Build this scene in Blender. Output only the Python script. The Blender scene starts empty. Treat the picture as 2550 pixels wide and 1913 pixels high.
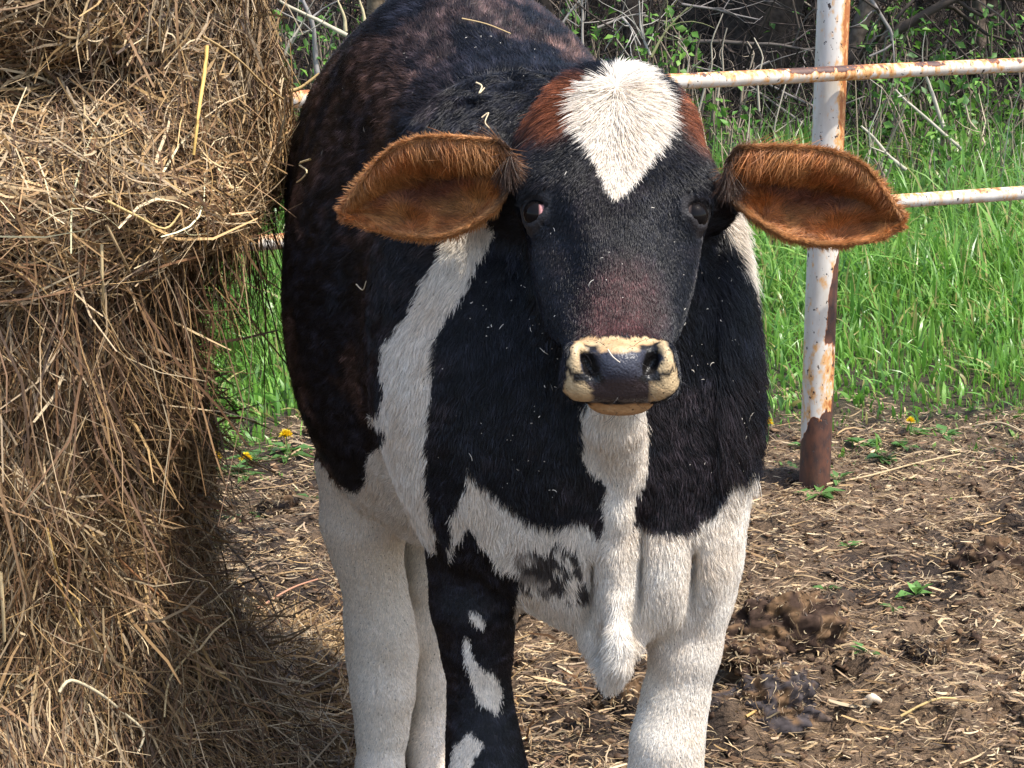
import bpy, math
import numpy as np
from mathutils import Vector

# ------------------------------------------------------------------ camera, world, sun, exposure
SC = bpy.context.scene
rng = np.random.default_rng(11)
CAM_H, PITCH, FPX = 1.535, math.radians(14.0), 1900.0
cam_d = bpy.data.cameras.new('camera')
cam = bpy.data.objects.new('camera', cam_d)
SC.collection.objects.link(cam)
cam.location = (0, 0, CAM_H)
cam.rotation_euler = (math.pi / 2 - PITCH, 0, 0)
cam_d.sensor_width = 36.0
cam_d.lens = FPX / 1024 * 36.0
cam_d.clip_start, cam_d.clip_end = 0.1, 1000
SC.camera = cam

SUN_EL, SUN_AZ = math.radians(61), math.radians(122)      # azimuth clockwise from +Y (away from the camera)
w = bpy.data.worlds.new('World'); SC.world = w; w.use_nodes = True
nt = w.node_tree
sky = nt.nodes.new('ShaderNodeTexSky'); sky.sky_type = 'NISHITA'; sky.sun_disc = False
sky.sun_elevation = SUN_EL; sky.sun_rotation = SUN_AZ
sky.dust_density = 2.0
bg = nt.nodes['Background']; bg.inputs['Strength'].default_value = 0.15
nt.links.new(sky.outputs[0], bg.inputs[0])
sun_d = bpy.data.lights.new('sun', 'SUN'); sun_d.energy = 2.7; sun_d.angle = math.radians(1.2)
sun_d.color = (1.0, 0.95, 0.87)
sun = bpy.data.objects.new('sun', sun_d); SC.collection.objects.link(sun)
sdir = Vector((math.sin(SUN_AZ) * math.cos(SUN_EL), math.cos(SUN_AZ) * math.cos(SUN_EL), math.sin(SUN_EL)))
sun.rotation_euler = sdir.to_track_quat('Z', 'Y').to_euler()
SC.view_settings.view_transform = 'Standard'; SC.view_settings.look = 'None'
SC.view_settings.exposure = 1.3; SC.view_settings.gamma = 1.0
SC.view_settings.use_curve_mapping = False
SC.cycles.max_bounces = 6; SC.cycles.diffuse_bounces = 3; SC.cycles.glossy_bounces = 2
SC.cycles.transmission_bounces = 3; SC.cycles.transparent_max_bounces = 4
SC.cycles.caustics_reflective = False; SC.cycles.caustics_refractive = False

# ------------------------------------------------------------------ geometry helpers
CP, SP = math.cos(PITCH), math.sin(PITCH)
def ray(px, py):
    a, b = (px - 512) / FPX, (384 - py) / FPX
    return np.array([a, CP + b * SP, -SP + b * CP])
def P(px, py, D):
    d = ray(px, py); return np.array([0, 0, CAM_H]) + d * (D / d[1])
def Pz(px, py, z):
    d = ray(px, py); return np.array([0, 0, CAM_H]) + d * ((z - CAM_H) / d[2])
def depth(p): return p[..., 1] * CP + (CAM_H - p[..., 2]) * SP
def proj(p):
    t = depth(p); yv = p[..., 1] * SP - (CAM_H - p[..., 2]) * CP
    return 512 + FPX * p[..., 0] / t, 384 - FPX * yv / t
def norm(v): return v / np.maximum(np.linalg.norm(v, axis=-1, keepdims=True), 1e-9)

_T = np.random.default_rng(5).random((64, 64, 64)).astype(np.float32) * 2 - 1
def vnoise(p, scale):
    q = np.asarray(p) / scale; i = np.floor(q).astype(int); f = q - i; f = f * f * (3 - 2 * f)
    r = 0
    for dx in (0, 1):
        for dy in (0, 1):
            for dz in (0, 1):
                wgt = (f[..., 0] if dx else 1 - f[..., 0]) * (f[..., 1] if dy else 1 - f[..., 1]) * (f[..., 2] if dz else 1 - f[..., 2])
                r = r + wgt * _T[(i[..., 0] + dx) & 63, (i[..., 1] + dy) & 63, (i[..., 2] + dz) & 63]
    return r
def smooth(a, b, x): t = np.clip((x - a) / (b - a), 0, 1); return t * t * (3 - 2 * t)
def mixc(a, b, t): return np.asarray(a) * (1 - t)[:, None] + np.asarray(b) * t[:, None]

def raw_mesh(name, co, faces, cols=None, smooth_=True, extra=None):
    """faces: (m,3) or (m,4) index array, or a list of such arrays."""
    me = bpy.data.meshes.new(name)
    fl = faces if isinstance(faces, list) else [faces]
    fl = [np.asarray(f, dtype=np.int32) for f in fl if len(f)]
    co = np.asarray(co, dtype=np.float32)
    me.vertices.add(len(co)); me.vertices.foreach_set('co', co.ravel())
    li = np.concatenate([f.ravel() for f in fl])
    tot = np.concatenate([np.full(len(f), f.shape[1], np.int32) for f in fl])
    st = np.concatenate([[0], np.cumsum(tot)[:-1]]).astype(np.int32)
    me.loops.add(len(li)); me.loops.foreach_set('vertex_index', li)
    me.polygons.add(len(tot)); me.polygons.foreach_set('loop_start', st)
    me.update(calc_edges=True)
    if smooth_: me.polygons.foreach_set('use_smooth', np.ones(len(tot), dtype=bool))
    if cols is not None:
        c = np.ones((len(co), 4), np.float32); c[:, :3] = cols
        at = me.attributes.new('col', 'FLOAT_COLOR', 'POINT'); at.data.foreach_set('color', c.ravel())
    for k, v in (extra or {}).items():
        at = me.attributes.new(k, 'FLOAT', 'POINT'); at.data.foreach_set('value', np.asarray(v, np.float32))
    me.validate()
    return me
def obj(name, me, mat, parent=None, loc=None):
    o = bpy.data.objects.new(name, me); SC.collection.objects.link(o)
    if mat is not None: me.materials.append(mat)
    if parent is not None: o.parent = parent
    if loc is not None: o.location = loc
    return o
def tag(o, label=None, cat=None, group=None, kind=None):
    if label: o['label'] = label
    if cat: o['category'] = cat
    if group: o['group'] = group
    if kind: o['kind'] = kind
    return o
def empty(name, loc, label, cat, group=None):
    o = bpy.data.objects.new(name, None); SC.collection.objects.link(o)
    o.location = loc; o.empty_display_size = .1
    return tag(o, label, cat, group)
def copy_tree(o, parent=None):
    c = o.copy(); SC.collection.objects.link(c)
    if parent is not None: c.parent = parent
    for ch in list(o.children): copy_tree(ch, c)
    return c

def ribbon_data(C, side, W, cols):
    """C (n,k,3) centre lines, side (n,3)/(n,k,3), W (n,k) half widths, cols (n,3)."""
    n, k, _ = C.shape
    if side.ndim == 2: side = side[:, None, :]
    V = np.stack([C - side * W[..., None], C + side * W[..., None]], axis=2).reshape(-1, 3)
    b = (np.arange(n) * 2 * k)[:, None] + np.arange(k - 1)[None] * 2
    F = np.stack([b, b + 1, b + 3, b + 2], axis=-1).reshape(-1, 4)
    return V, F, np.repeat(cols, 2 * k, axis=0)
def tube_data(C, R, cols, s=3):
    n, k, _ = C.shape
    T = norm(np.gradient(C, axis=1))
    ref = np.where(np.abs(T[..., 2:3]) > .9, [1., 0, 0], [0, 0, 1.])
    A = norm(np.cross(T, ref)); B = np.cross(T, A)
    ang = np.arange(s) * 2 * math.pi / s
    V = C[:, :, None] + R[:, :, None, None] * (A[:, :, None] * np.cos(ang)[:, None] + B[:, :, None] * np.sin(ang)[:, None])
    V = V.reshape(-1, 3)
    b = (np.arange(n) * k * s)[:, None, None] + (np.arange(k - 1) * s)[None, :, None]
    j = np.arange(s)[None, None]; j2 = (j + 1) % s
    F = np.stack([b + j, b + j2, b + s + j2, b + s + j], axis=-1).reshape(-1, 4)
    return V, F, np.repeat(cols, k * s, axis=0)
def join(*parts):
    vs, fs, cs, off = [], [], [], 0
    for V, F, c in parts:
        vs.append(V); fs.append(F + off); cs.append(c); off += len(V)
    same = len({f.shape[1] for f in fs}) == 1
    return np.concatenate(vs), (np.concatenate(fs) if same else fs), np.concatenate(cs)
def leaf_data(pos, dirv, up, L, Wd, cols):
    """folded leaf of 6 vertices, 4 triangles as 2 quads"""
    n = len(pos); side = norm(np.cross(dirv, up)); up2 = np.cross(side, dirv)
    L = L[:, None]; Wd = Wd[:, None]
    v = [pos, pos + dirv * L * .5 - up2 * L * .04, pos + dirv * L - up2 * L * .16,
         pos + dirv * L * .45 + side * Wd + up2 * L * .09, pos + dirv * L * .45 - side * Wd + up2 * L * .09]
    V = np.stack(v, axis=1).reshape(-1, 3); b = (np.arange(n) * 5)[:, None]
    F = np.concatenate([b + np.array([[0, 3, 1]]), b + np.array([[3, 2, 1]]), b + np.array([[0, 1, 4]]), b + np.array([[1, 2, 4]])])
    return V, F, np.repeat(cols, 5, axis=0)
def rand_dir(n): return norm(rng.normal(size=(n, 3)))

# ------------------------------------------------------------------ materials
def mat(name, rough=.6, spec=.4, attr='col', transl=0.0, noise=0.0, nscale=60.):
    m = bpy.data.materials.new(name); m.use_nodes = True; n = m.node_tree.nodes; l = m.node_tree.links
    p = n['Principled BSDF']; p.inputs['Roughness'].default_value = rough
    p.inputs['Specular IOR Level'].default_value = spec
    a = n.new('ShaderNodeAttribute'); a.attribute_name = attr
    src = a.outputs['Color']
    if noise > 0:
        tc = n.new('ShaderNodeTexCoord'); nz = n.new('ShaderNodeTexNoise'); nz.inputs['Scale'].default_value = nscale
        nz.inputs['Detail'].default_value = 4
        l.new(tc.outputs['Object'], nz.inputs['Vector'])
        mr = n.new('ShaderNodeMapRange'); mr.inputs['To Min'].default_value = 1 - noise; mr.inputs['To Max'].default_value = 1 + noise
        mr.inputs['From Min'].default_value = .3; mr.inputs['From Max'].default_value = .7
        l.new(nz.outputs['Fac'], mr.inputs['Value'])
        mx = n.new('ShaderNodeVectorMath'); mx.operation = 'SCALE'
        l.new(src, mx.inputs[0]); l.new(mr.outputs['Result'], mx.inputs['Scale']); src = mx.outputs[0]
    l.new(src, p.inputs['Base Color'])
    if transl > 0:
        t = n.new('ShaderNodeBsdfTranslucent'); ms = n.new('ShaderNodeMixShader'); ms.inputs[0].default_value = transl
        l.new(src, t.inputs['Color']); l.new(p.outputs[0], ms.inputs[1]); l.new(t.outputs[0], ms.inputs[2])
        l.new(ms.outputs[0], n['Material Output'].inputs['Surface'])
    return m
M_hay = mat('hay', .62, .3)
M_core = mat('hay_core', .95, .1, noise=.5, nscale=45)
M_grass = mat('grass_blade', .34, .5, transl=.42)
M_leaf = mat('leaf', .5, .4, transl=.35)
M_twig = mat('twig_bark', .85, .2)
M_bark = mat('tree_bark', .9, .15, noise=.55, nscale=26)
M_litter = mat('dry_litter', .8, .2)
M_clod = mat('dung', .95, .12, noise=.5, nscale=70)
M_flower = mat('petal', .6, .2, transl=.2)
M_fur = mat('fur', .33, .36, transl=.22)
def make_skin():
    m = mat('cow_skin', .6, .35, noise=.18, nscale=140); n = m.node_tree.nodes; l = m.node_tree.links
    p = n['Principled BSDF']; a = n.new('ShaderNodeAttribute'); a.attribute_name = 'rough'
    l.new(a.outputs['Fac'], p.inputs['Roughness'])
    tc = n.new('ShaderNodeTexCoord'); v = n.new('ShaderNodeTexVoronoi'); v.inputs['Scale'].default_value = 330
    l.new(tc.outputs['Object'], v.inputs['Vector'])
    b = n.new('ShaderNodeBump'); b.inputs['Strength'].default_value = .55; b.inputs['Distance'].default_value = .0012
    b.invert = True
    v2 = n.new('ShaderNodeTexVoronoi'); v2.inputs['Scale'].default_value = 125; l.new(tc.outputs['Object'], v2.inputs['Vector'])
    pr = n.new('ShaderNodeMapRange'); pr.inputs['From Min'].default_value = .12; pr.inputs['From Max'].default_value = .20; pr.inputs['To Min'].default_value = .18
    l.new(v2.outputs['Distance'], pr.inputs['Value'])
    sc = n.new('ShaderNodeVectorMath'); sc.operation = 'SCALE'; src = p.inputs['Base Color'].links[0].from_socket
    l.new(src, sc.inputs[0]); l.new(pr.outputs[0], sc.inputs['Scale']); l.new(sc.outputs[0], p.inputs['Base Color'])
    l.new(v.outputs['Distance'], b.inputs['Height']); l.new(b.outputs[0], p.inputs['Normal'])
    return m
M_skin = make_skin()
def make_eye():
    m = mat('eyeball', .03, .10); return m
M_eye = make_eye()
def make_paint():
    """old white paint, rust bleeding through, bare brown patches"""
    m = bpy.data.materials.new('rusty_white_paint'); m.use_nodes = True; n = m.node_tree.nodes; l = m.node_tree.links
    p = n['Principled BSDF']; p.inputs['Roughness'].default_value = .55
    tc = n.new('ShaderNodeTexCoord')
    rust_a = n.new('ShaderNodeAttribute'); rust_a.attribute_name = 'rust'
    bare_a = n.new('ShaderNodeAttribute'); bare_a.attribute_name = 'bare'
    def noise(sc, stretch, det=5, rough=.6):
        mp = n.new('ShaderNodeMapping'); mp.inputs['Scale'].default_value = stretch
        l.new(tc.outputs['Object'], mp.inputs['Vector'])
        z = n.new('ShaderNodeTexNoise'); z.inputs['Scale'].default_value = sc; z.inputs['Detail'].default_value = det
        z.inputs['Roughness'].default_value = rough
        l.new(mp.outputs[0], z.inputs['Vector']); return z.outputs['Fac']
    def math_(op, a, b):
        q = n.new('ShaderNodeMath'); q.operation = op
        for i, s in enumerate((a, b)):
            if hasattr(s, 'links'): l.new(s, q.inputs[i])
            else: q.inputs[i].default_value = s
        return q.outputs[0]
    def step(v, a, b):
        r = n.new('ShaderNodeMapRange'); r.inputs['From Min'].default_value = a; r.inputs['From Max'].default_value = b
        l.new(v, r.inputs['Value']); return r.outputs[0]
    def mix(fac, a, b):
        x = n.new('ShaderNodeMixRGB'); l.new(fac, x.inputs[0])
        for i, s in ((1, a), (2, b)):
            if hasattr(s, 'links'): l.new(s, x.inputs[i])
            else: x.inputs[i].default_value = (*s, 1)
        return x.outputs[0]
    fine = noise(60, (1, 1, .45)); med = noise(22, (1, 1, .3)); spots = noise(75, (1, 1, .8), 3)
    paint = mix(step(med, .35, .7), (.66, .62, .555), (.50, .44, .36))
    stain = math_('ADD', rust_a.outputs['Fac'], math_('MULTIPLY', math_('SUBTRACT', fine, .5), 2.9))
    c = mix(step(stain, .42, .8), paint, (.62, .34, .13))
    c = mix(step(stain, .85, 1.15), c, (.36, .12, .03))
    bare = math_('ADD', bare_a.outputs['Fac'], math_('MULTIPLY', math_('SUBTRACT', med, .5), 1.3))
    bare = math_('ADD', bare, math_('MULTIPLY', math_('SUBTRACT', fine, .5), .9))
    c = mix(step(bare, .42, .5), c, (.40, .14, .04))
    bmask = step(bare, .50, .56)
    c = mix(bmask, c, mix(step(fine, .35, .65), (.038, .020, .017), (.115, .045, .026)))
    sp = step(spots, .63, .66)
    c = mix(sp, c, (.05, .035, .03))
    l.new(c, p.inputs['Base Color'])
    bp = n.new('ShaderNodeBump'); bp.inputs['Strength'].default_value = .5; bp.inputs['Distance'].default_value = .0025
    hgt = math_('SUBTRACT', math_('SUBTRACT', 1.0, bmask), sp)
    l.new(hgt, bp.inputs['Height']); l.new(bp.outputs[0], p.inputs['Normal'])
    return m
M_paint = make_paint()
def make_ground():
    m = bpy.data.materials.new('trampled_mud'); m.use_nodes = True; n = m.node_tree.nodes; l = m.node_tree.links
    p = n['Principled BSDF']; p.inputs['Roughness'].default_value = .8; p.inputs['Specular IOR Level'].default_value = .25
    a = n.new('ShaderNodeAttribute'); a.attribute_name = 'col'
    tc = n.new('ShaderNodeTexCoord')
    mp = n.new('ShaderNodeMapping'); mp.inputs['Scale'].default_value = (1, 1.3, 1)
    l.new(tc.outputs['Object'], mp.inputs['Vector'])
    z = n.new('ShaderNodeTexNoise'); z.inputs['Scale'].default_value = 55; z.inputs['Detail'].default_value = 7; z.inputs['Roughness'].default_value = .7
    l.new(mp.outputs[0], z.inputs['Vector'])
    mr = n.new('ShaderNodeMapRange'); mr.inputs['From Min'].default_value = .32; mr.inputs['From Max'].default_value = .68
    mr.inputs['To Min'].default_value = .35; mr.inputs['To Max'].default_value = 1.6
    l.new(z.outputs['Fac'], mr.inputs['Value'])
    mx = n.new('ShaderNodeVectorMath'); mx.operation = 'SCALE'
    l.new(a.outputs['Color'], mx.inputs[0]); l.new(mr.outputs[0], mx.inputs['Scale'])
    l.new(mx.outputs[0], p.inputs['Base Color'])
    b = n.new('ShaderNodeBump'); b.inputs['Strength'].default_value = 1.0; b.inputs['Distance'].default_value = .02
    l.new(z.outputs['Fac'], b.inputs['Height']); l.new(b.outputs[0], p.inputs['Normal'])
    return m
M_ground = make_ground()

# ------------------------------------------------------------------ ground sheet
FENCE_A = Pz(285, 100, 1.128); FENCE_B = Pz(1024, 65, 1.128)
def fence_y(x): return FENCE_A[1] + (x - FENCE_A[0]) * (FENCE_B[1] - FENCE_A[1]) / (FENCE_B[0] - FENCE_A[0])
def grass_edge(x, y): 
    p = np.stack([x, y, np.zeros_like(x)], -1)
    return y - (5.30 + .22 * (x + .7)) - .30 * vnoise(p, .5) - .20 * vnoise(p, .15)
BUMPS = [(Pz(795, 652, 0), .11, .045), (Pz(752, 690, 0), .10, .05), (Pz(735, 735, 0), .10, .045), (Pz(605, 730, 0), .09, .04),
         (Pz(1010, 600, 0), .16, .06), (Pz(915, 665, 0), .08, .03), (Pz(880, 705, 0), .13, .035), (Pz(960, 740, 0), .15, .03)]
HOLES = [(Pz(842, 690, 0), .055, .09), (Pz(600, 722, 0), .06, .04), (Pz(1005, 715, 0), .05, .05), (Pz(905, 655, 0), .05, .04)]
_hr = np.random.default_rng(3)
HOLES += [(np.array([_hr.uniform(-.9, 1.7), _hr.uniform(3.2, 5.3), 0]), _hr.uniform(.035, .06), _hr.uniform(.018, .042)) for _ in range(46)]
def ground_z(x, y):
    p = np.stack([x, y, np.zeros_like(x)], -1)
    near = 1 - smooth(5.5, 6.6, y)
    z = .020 * vnoise(p, .5) + near * (.018 * vnoise(p, .17) + .015 * vnoise(p, .075) + .012 * vnoise(p, .036))
    z = z + np.clip(y - 11.3, 0, 60) * .085
    for c, r, h in BUMPS:
        d2 = ((x - c[0]) ** 2 + (y - c[1]) ** 2) / r ** 2
        z = z + h * np.exp(-d2 * 1.6) * (1 + .9 * vnoise(p, .05))
    for c, r, h in HOLES:
        d2 = ((x - c[0]) ** 2 + (y - c[1]) ** 2) / r ** 2
        z = z - h * np.exp(-d2 ** 2) + h * .35 * np.exp(-((np.sqrt(d2) - 1.35) / .35) ** 2)
    return z
def axis(lo, a, b, hi, step, grow=1.13):
    mid = list(np.arange(a, b, step)); out = []; s = step; v = b
    while v < hi: out.append(v); s *= grow; v += s
    pre = []; s = step; v = a - step
    while v > lo: pre.append(v); s *= grow; v -= s
    return np.array(pre[::-1] + mid + out)
gx = axis(-250, -1.3, 2.0, 250, .0125); gy = axis(-60, 3.0, 5.9, 400, .0125)
GX, GY = np.meshgrid(gx, gy, indexing='ij')
GZ = ground_z(GX.ravel(), GY.ravel()).reshape(GX.shape)
co = np.stack([GX, GY, GZ], -1).reshape(-1, 3)
nx, ny = len(gx), len(gy)
ii = (np.arange(nx - 1)[:, None] * ny + np.arange(ny - 1)[None]).ravel()
gf = np.stack([ii, ii + ny, ii + ny + 1, ii + 1], -1)
mud = mixc((.175, .116, .070), (.050, .034, .024), smooth(-.38, .42, vnoise(co, .30) + .6 * vnoise(co, .11)))
soil = np.array([.060, .048, .026]); wood = np.array([.085, .058, .036])
ge = smooth(-.2, .3, grass_edge(co[:, 0], co[:, 1])); wd = smooth(10.6, 11.8, co[:, 1])
gcol = mixc(mixc(mud, soil, ge), wood, wd)
tag(obj('ground', raw_mesh('ground', co, gf, gcol), M_ground), 'trampled brown mud with flattened straw, turning to pasture and woodland floor', kind='structure')

# ------------------------------------------------------------------ rusty pipe fence
fence = empty('pipe_fence', (.836, 5.02, 0), 'rusty white painted pipe fence with two rails behind the cow', 'fence')
FL = np.array([.836, 5.02, 0])
def pipe(name, a, b, r, seg, sides, rust_fn, parent):
    a = np.asarray(a, float); b = np.asarray(b, float)
    t = np.linspace(0, 1, seg)[:, None]; C = (a * (1 - t) + b * t)
    C = C + np.stack([vnoise(C, .5), vnoise(C + 7, .5), vnoise(C + 13, .5)], -1) * .004
    T = norm(b - a); ref = np.array([0, 0, 1.]) if abs(T[2]) < .9 else np.array([0, -1., 0])
    A = norm(np.cross(T, ref)); B = np.cross(A, T) if abs(T[2]) < .9 else np.cross(T, A)
    ang = np.arange(sides) * 2 * math.pi / sides
    N = A * np.cos(ang)[:, None] + B * np.sin(ang)[:, None]
    V = (C[:, None] + N[None] * r); Vf = V.reshape(-1, 3)
    b0 = (np.arange(seg - 1) * sides)[:, None]; j = np.arange(sides)[None]; j2 = (j + 1) % sides
    F = np.stack([b0 + j, b0 + j2, b0 + sides + j2, b0 + sides + j], -1).reshape(-1, 4)
    NN = np.broadcast_to(N[None], V.shape).reshape(-1, 3)
    rust, bare = rust_fn(Vf, NN)
    return obj(name, raw_mesh(name, Vf - FL, F, extra={'rust': rust, 'bare': bare}), M_paint, parent)
def post_rust(V, N):
    right = N[:, 0]; z = V[:, 2]
    rust = .20 + .62 * smooth(.15, .75, right) * smooth(.5, 1.0, z) + .35 * smooth(.25, .14, np.abs(z - .2)) + .30 * smooth(.1, .6, right)
    edge = .55 + 0 * z                                   # bare strip up the right-hand side, wider towards the foot
    edge = np.interp(z, [0, .20, .30, .42, .52, .64, .78, .9], [-1.6, -.5, .0, .12, .30, .68, 1.05, 1.2]) + .12 * vnoise(V, .05)
    bare = smooth(-.12, .12, right - edge) * .78 + .45 * smooth(.22, .12, z + .05 * vnoise(V, .03) + .02 * vnoise(V, .009))
    bare = bare - .40 * smooth(.22, .45, vnoise(V * np.array([1, 1, .35]), .022)) * (z > .2) * (z < .6)
    return rust, np.clip(bare, 0, 1)
pipe('post', (.836, 5.02, -.3), (.836, 5.02, 1.9), .0425, 170, 28, post_rust, fence)
def rail_rust(V, N):
    up = N[:, 2]
    nearp = np.exp(-((V[:, 0] - .86) / .13) ** 2)
    left = smooth(-.1, -.6, V[:, 0])
    rust = .40 + .46 * smooth(.1, .9, up) + .35 * nearp + .25 * left * smooth(-.2, .6, up)
    bare = .24 * smooth(0, .7, up) + .26 * nearp * smooth(-.6, .4, up + .5 * vnoise(V, .05)) + .28 * smooth(.0, .5, vnoise(V, .12)) * smooth(-.2, .6, up)
    return rust, bare
for k, (pa, pb, z, r) in enumerate(((( 285, 100), (1024, 65), 1.128, .0195), ((266, 242), (1024, 193.5), .805, .0185))):
    A0, B0 = Pz(*pa, z), Pz(*pb, z); d = B0 - A0
    A1, B1 = A0 - d * 1.1, B0 + d * 1.2
    pipe('rail', A1, B1, r, 420, 20, rail_rust if k == 0 else (lambda V, N: (rail_rust(V, N)[0] - .1, rail_rust(V, N)[1] * .5)), fence)
dF = (FENCE_B - FENCE_A) / np.linalg.norm(FENCE_B - FENCE_A)
for s in (-2.6, 2.6):
    q = np.array([.836, 5.02, 0]) + dF * s
    pipe('post', (q[0], q[1], -.3), (q[0], q[1], 1.9), .0425, 60, 20, post_rust, fence)

# ------------------------------------------------------------------ the cow: one continuous skin from a signed distance field
PRIMS = []          # (kind, data, k, zone, lo, hi)
def ell(c, r, k=.05, zone='torso', R=None):
    c = np.asarray(c, float); r = np.asarray(r, float); R = np.eye(3) if R is None else R
    m = max(r); PRIMS.append(('e', (c, r, R), k, zone, c - m, c + m))
def cone(a, b, ra, rb, k=.03, zone='torso'):
    a = np.asarray(a, float); b = np.asarray(b, float); m = max(ra, rb)
    PRIMS.append(('c', (a, b, ra, rb), k, zone, np.minimum(a, b) - m, np.maximum(a, b) + m))
def cut(c, r, k=.01, R=None):
    ell(c, r, k, 'cut', R)
def pdist(pr, p):
    if pr[0] == 'e':
        c, r, R = pr[1]; q = (p - c) @ R
        k0 = np.linalg.norm(q / r, axis=-1); k1 = np.linalg.norm(q / r ** 2, axis=-1)
        return k0 * (k0 - 1) / np.maximum(k1, 1e-6)
    a, b, ra, rb = pr[1]; ab = b - a
    t = np.clip(((p - a) @ ab) / (ab @ ab), 0, 1)
    return np.linalg.norm(p - a - t[..., None] * ab, axis=-1) - (ra + (rb - ra) * t)
def chain(pts, k=.03, zone='torso'):
    """pts: (px, py, D, radius in px)"""
    W = [(P(x, y, D), r * depth(P(x, y, D)) / FPX) for x, y, D, r in pts]
    for (a, ra), (b, rb) in zip(W[:-1], W[1:]): cone(a, b, ra, rb, k, zone)
    return W
def rotz(a): return np.array([[math.cos(a), -math.sin(a), 0], [math.sin(a), math.cos(a), 0], [0, 0, 1.]])
YAW = rotz(math.radians(17))
# torso
ell(P(465, 240, 2.98), (.247, .52, .40), .06, R=YAW)             # barrel
ell((-.160, 3.27, 1.03), (.210, .28, .31), .09, R=YAW)            # rump
ell((-.085, 2.94, .88), (.258, .36, .34), .10, R=YAW)            # belly
ell((.044, 2.56, .96), (.240, .24, .355), .09)                   # shoulders
ell(P(606, 440, 2.46), (.190, .13, .27), .08)                    # chest front
cone((-.05, 2.62, 1.22), (-.12, 2.9, 1.30), .10, .10, .08)       # withers to back
cone((.06, 2.58, 1.12), (.125, 2.43, 1.19), .20, .105, .07, 'neck')
cone((.10, 2.52, .95), (.125, 2.43, 1.05), .19, .12, .07, 'neck')
ell(P(706, 370, 2.47), (.052, .10, .24), .06)                      # shoulder point, cow's left
ell(P(470, 400, 2.47), (.085, .10, .22), .07)                     # shoulder point, cow's right
# brisket, between the forelegs
ell(P(640, 555, 2.44), (.12, .10, .11), .05, 'brisket')
# dewlap, from the throat to the hanging tip
chain([(618, 402, 2.27, 27), (617, 428, 2.29, 25), (620, 450, 2.31, 19), (624, 472, 2.325, 13), (620, 515, 2.33, 10),
       (613, 555, 2.34, 9), (614, 600, 2.345, 11), (618, 640, 2.33, 13), (618, 662, 2.33, 12), (609, 686, 2.34, 5)], .018, 'dewlap')
chain([(603, 425, 2.30, 14), (612, 470, 2.335, 9), (628, 520, 2.35, 7), (634, 575, 2.36, 9)], .012, 'dewlap')
chain([(600, 580, 2.39, 14), (594, 640, 2.40, 8), (603, 676, 2.37, 6)], .03, 'dewlap')
chain([(640, 580, 2.39, 20), (632, 640, 2.37, 8), (616, 674, 2.35, 6)], .03, 'dewlap')
ell(P(708, 565, 2.425), (.024, .035, .09), .025, 'foreleg_white')
cut(P(694, 600, 2.36), (.008, .05, .07), .03)
cut(P(641, 590, 2.335), (.006, .035, .085), .025)
cut(P(592, 600, 2.36), (.006, .03, .06), .025)
# forelegs
kA = chain([(478, 500, 2.52, 46), (474, 560, 2.50, 41), (474, 605, 2.49, 39), (477, 650, 2.49, 31), (480, 700, 2.49, 27.5), (483, 738, 2.485, 32), (487, 775, 2.48, 36), (487, 812, 2.48, 30), (487, 850, 2.49, 22)], .03, 'foreleg')[-1][0]
kB = chain([(706, 505, 2.50, 38), (698, 560, 2.47, 37), (692, 600, 2.46, 34), (685, 650, 2.45, 31), (675, 700, 2.45, 29), (667, 742, 2.44, 32), (665, 785, 2.44, 34), (664, 825, 2.45, 28), (664, 860, 2.46, 22)], .03, 'foreleg_white')[-1][0]
kC = chain([(372, 470, 3.02, 58), (364, 520, 3.02, 40), (367, 555, 3.03, 31), (375, 588, 3.04, 28), (379, 622, 3.05, 31), (382, 655, 3.06, 32), (383, 695, 3.04, 28), (382, 732, 3.03, 22.5), (380, 768, 3.02, 19)], .03, 'hindleg')[-1][0]
kD = chain([(440, 520, 3.13, 40), (433, 575, 3.13, 25), (431, 620, 3.14, 24), (431, 680, 3.14, 22), (431, 735, 3.12, 20.5), (431, 757, 3.11, 20)], .03, 'hindleg')[-1][0]
for kk, zn in ((kA, 'foreleg'), (kB, 'foreleg_white'), (kC, 'hindleg'), (kD, 'hindleg')):
    f = np.array([kk[0], kk[1] - .01, .10]); cone(kk, f, .031, .030, .02, zn)
    cone(f, f + [0, -.03, -.03], .040, .036, .02, zn)
    ell(f + [0, -.055, -.075], (.048, .07, .045), .02, 'hoof')
cone((-.26, 3.46, 1.12), (-.27, 3.50, .55), .03, .025, .03, 'torso')       # tail
# head, in its own frame: u across, v down the face, w out of the face
HO = P(616, 74, 2.34); HN = P(621, 372, 2.075)
VV = norm(HN - HO); UU = np.array([1., 0, 0]); UU = norm(UU - VV * (UU @ VV)); WW = np.cross(UU, VV)
if WW[1] > 0: WW = -WW
HL = np.linalg.norm(HN - HO); HR = np.stack([UU, VV, WW], axis=1)
def Hd(u, v, w_): return HO + UU * u + VV * v * HL + WW * w_
ell(Hd(0, .17, -.085), (.105, .115, .085), .03, 'head', HR)
ell(Hd(0, .05, -.085), (.062, .05, .06), .05, 'head', HR)                    # poll
ell(Hd(0, .44, -.075), (.100, .12, .075), .05, 'head', HR)
for s in (-1, 1):
    ell(Hd(s * .082, .33, -.058), (.034, .05, .034), .03, 'head', HR)        # brow
    ell(Hd(s * .060, .57, -.115), (.028, .080, .05), .04, 'head', HR)        # cheek
    cone(Hd(s * .07, .22, -.10), Hd(s * .118, .27, -.125), .042, .034, .03, 'earbase')
cone(Hd(0, .44, -.063), Hd(0, .86, -.05), .055, .040, .05, 'head')           # bridge of the nose
for s in (-1, 1):
    cone(Hd(s * .035, .50, -.075), Hd(s * .028, .84, -.07), .042, .032, .03, 'head')
chain([(618, 340, 2.29, 46), (619, 370, 2.22, 34), (620, 388, 2.14, 24)], .03, 'head')   # lower jaw
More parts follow.
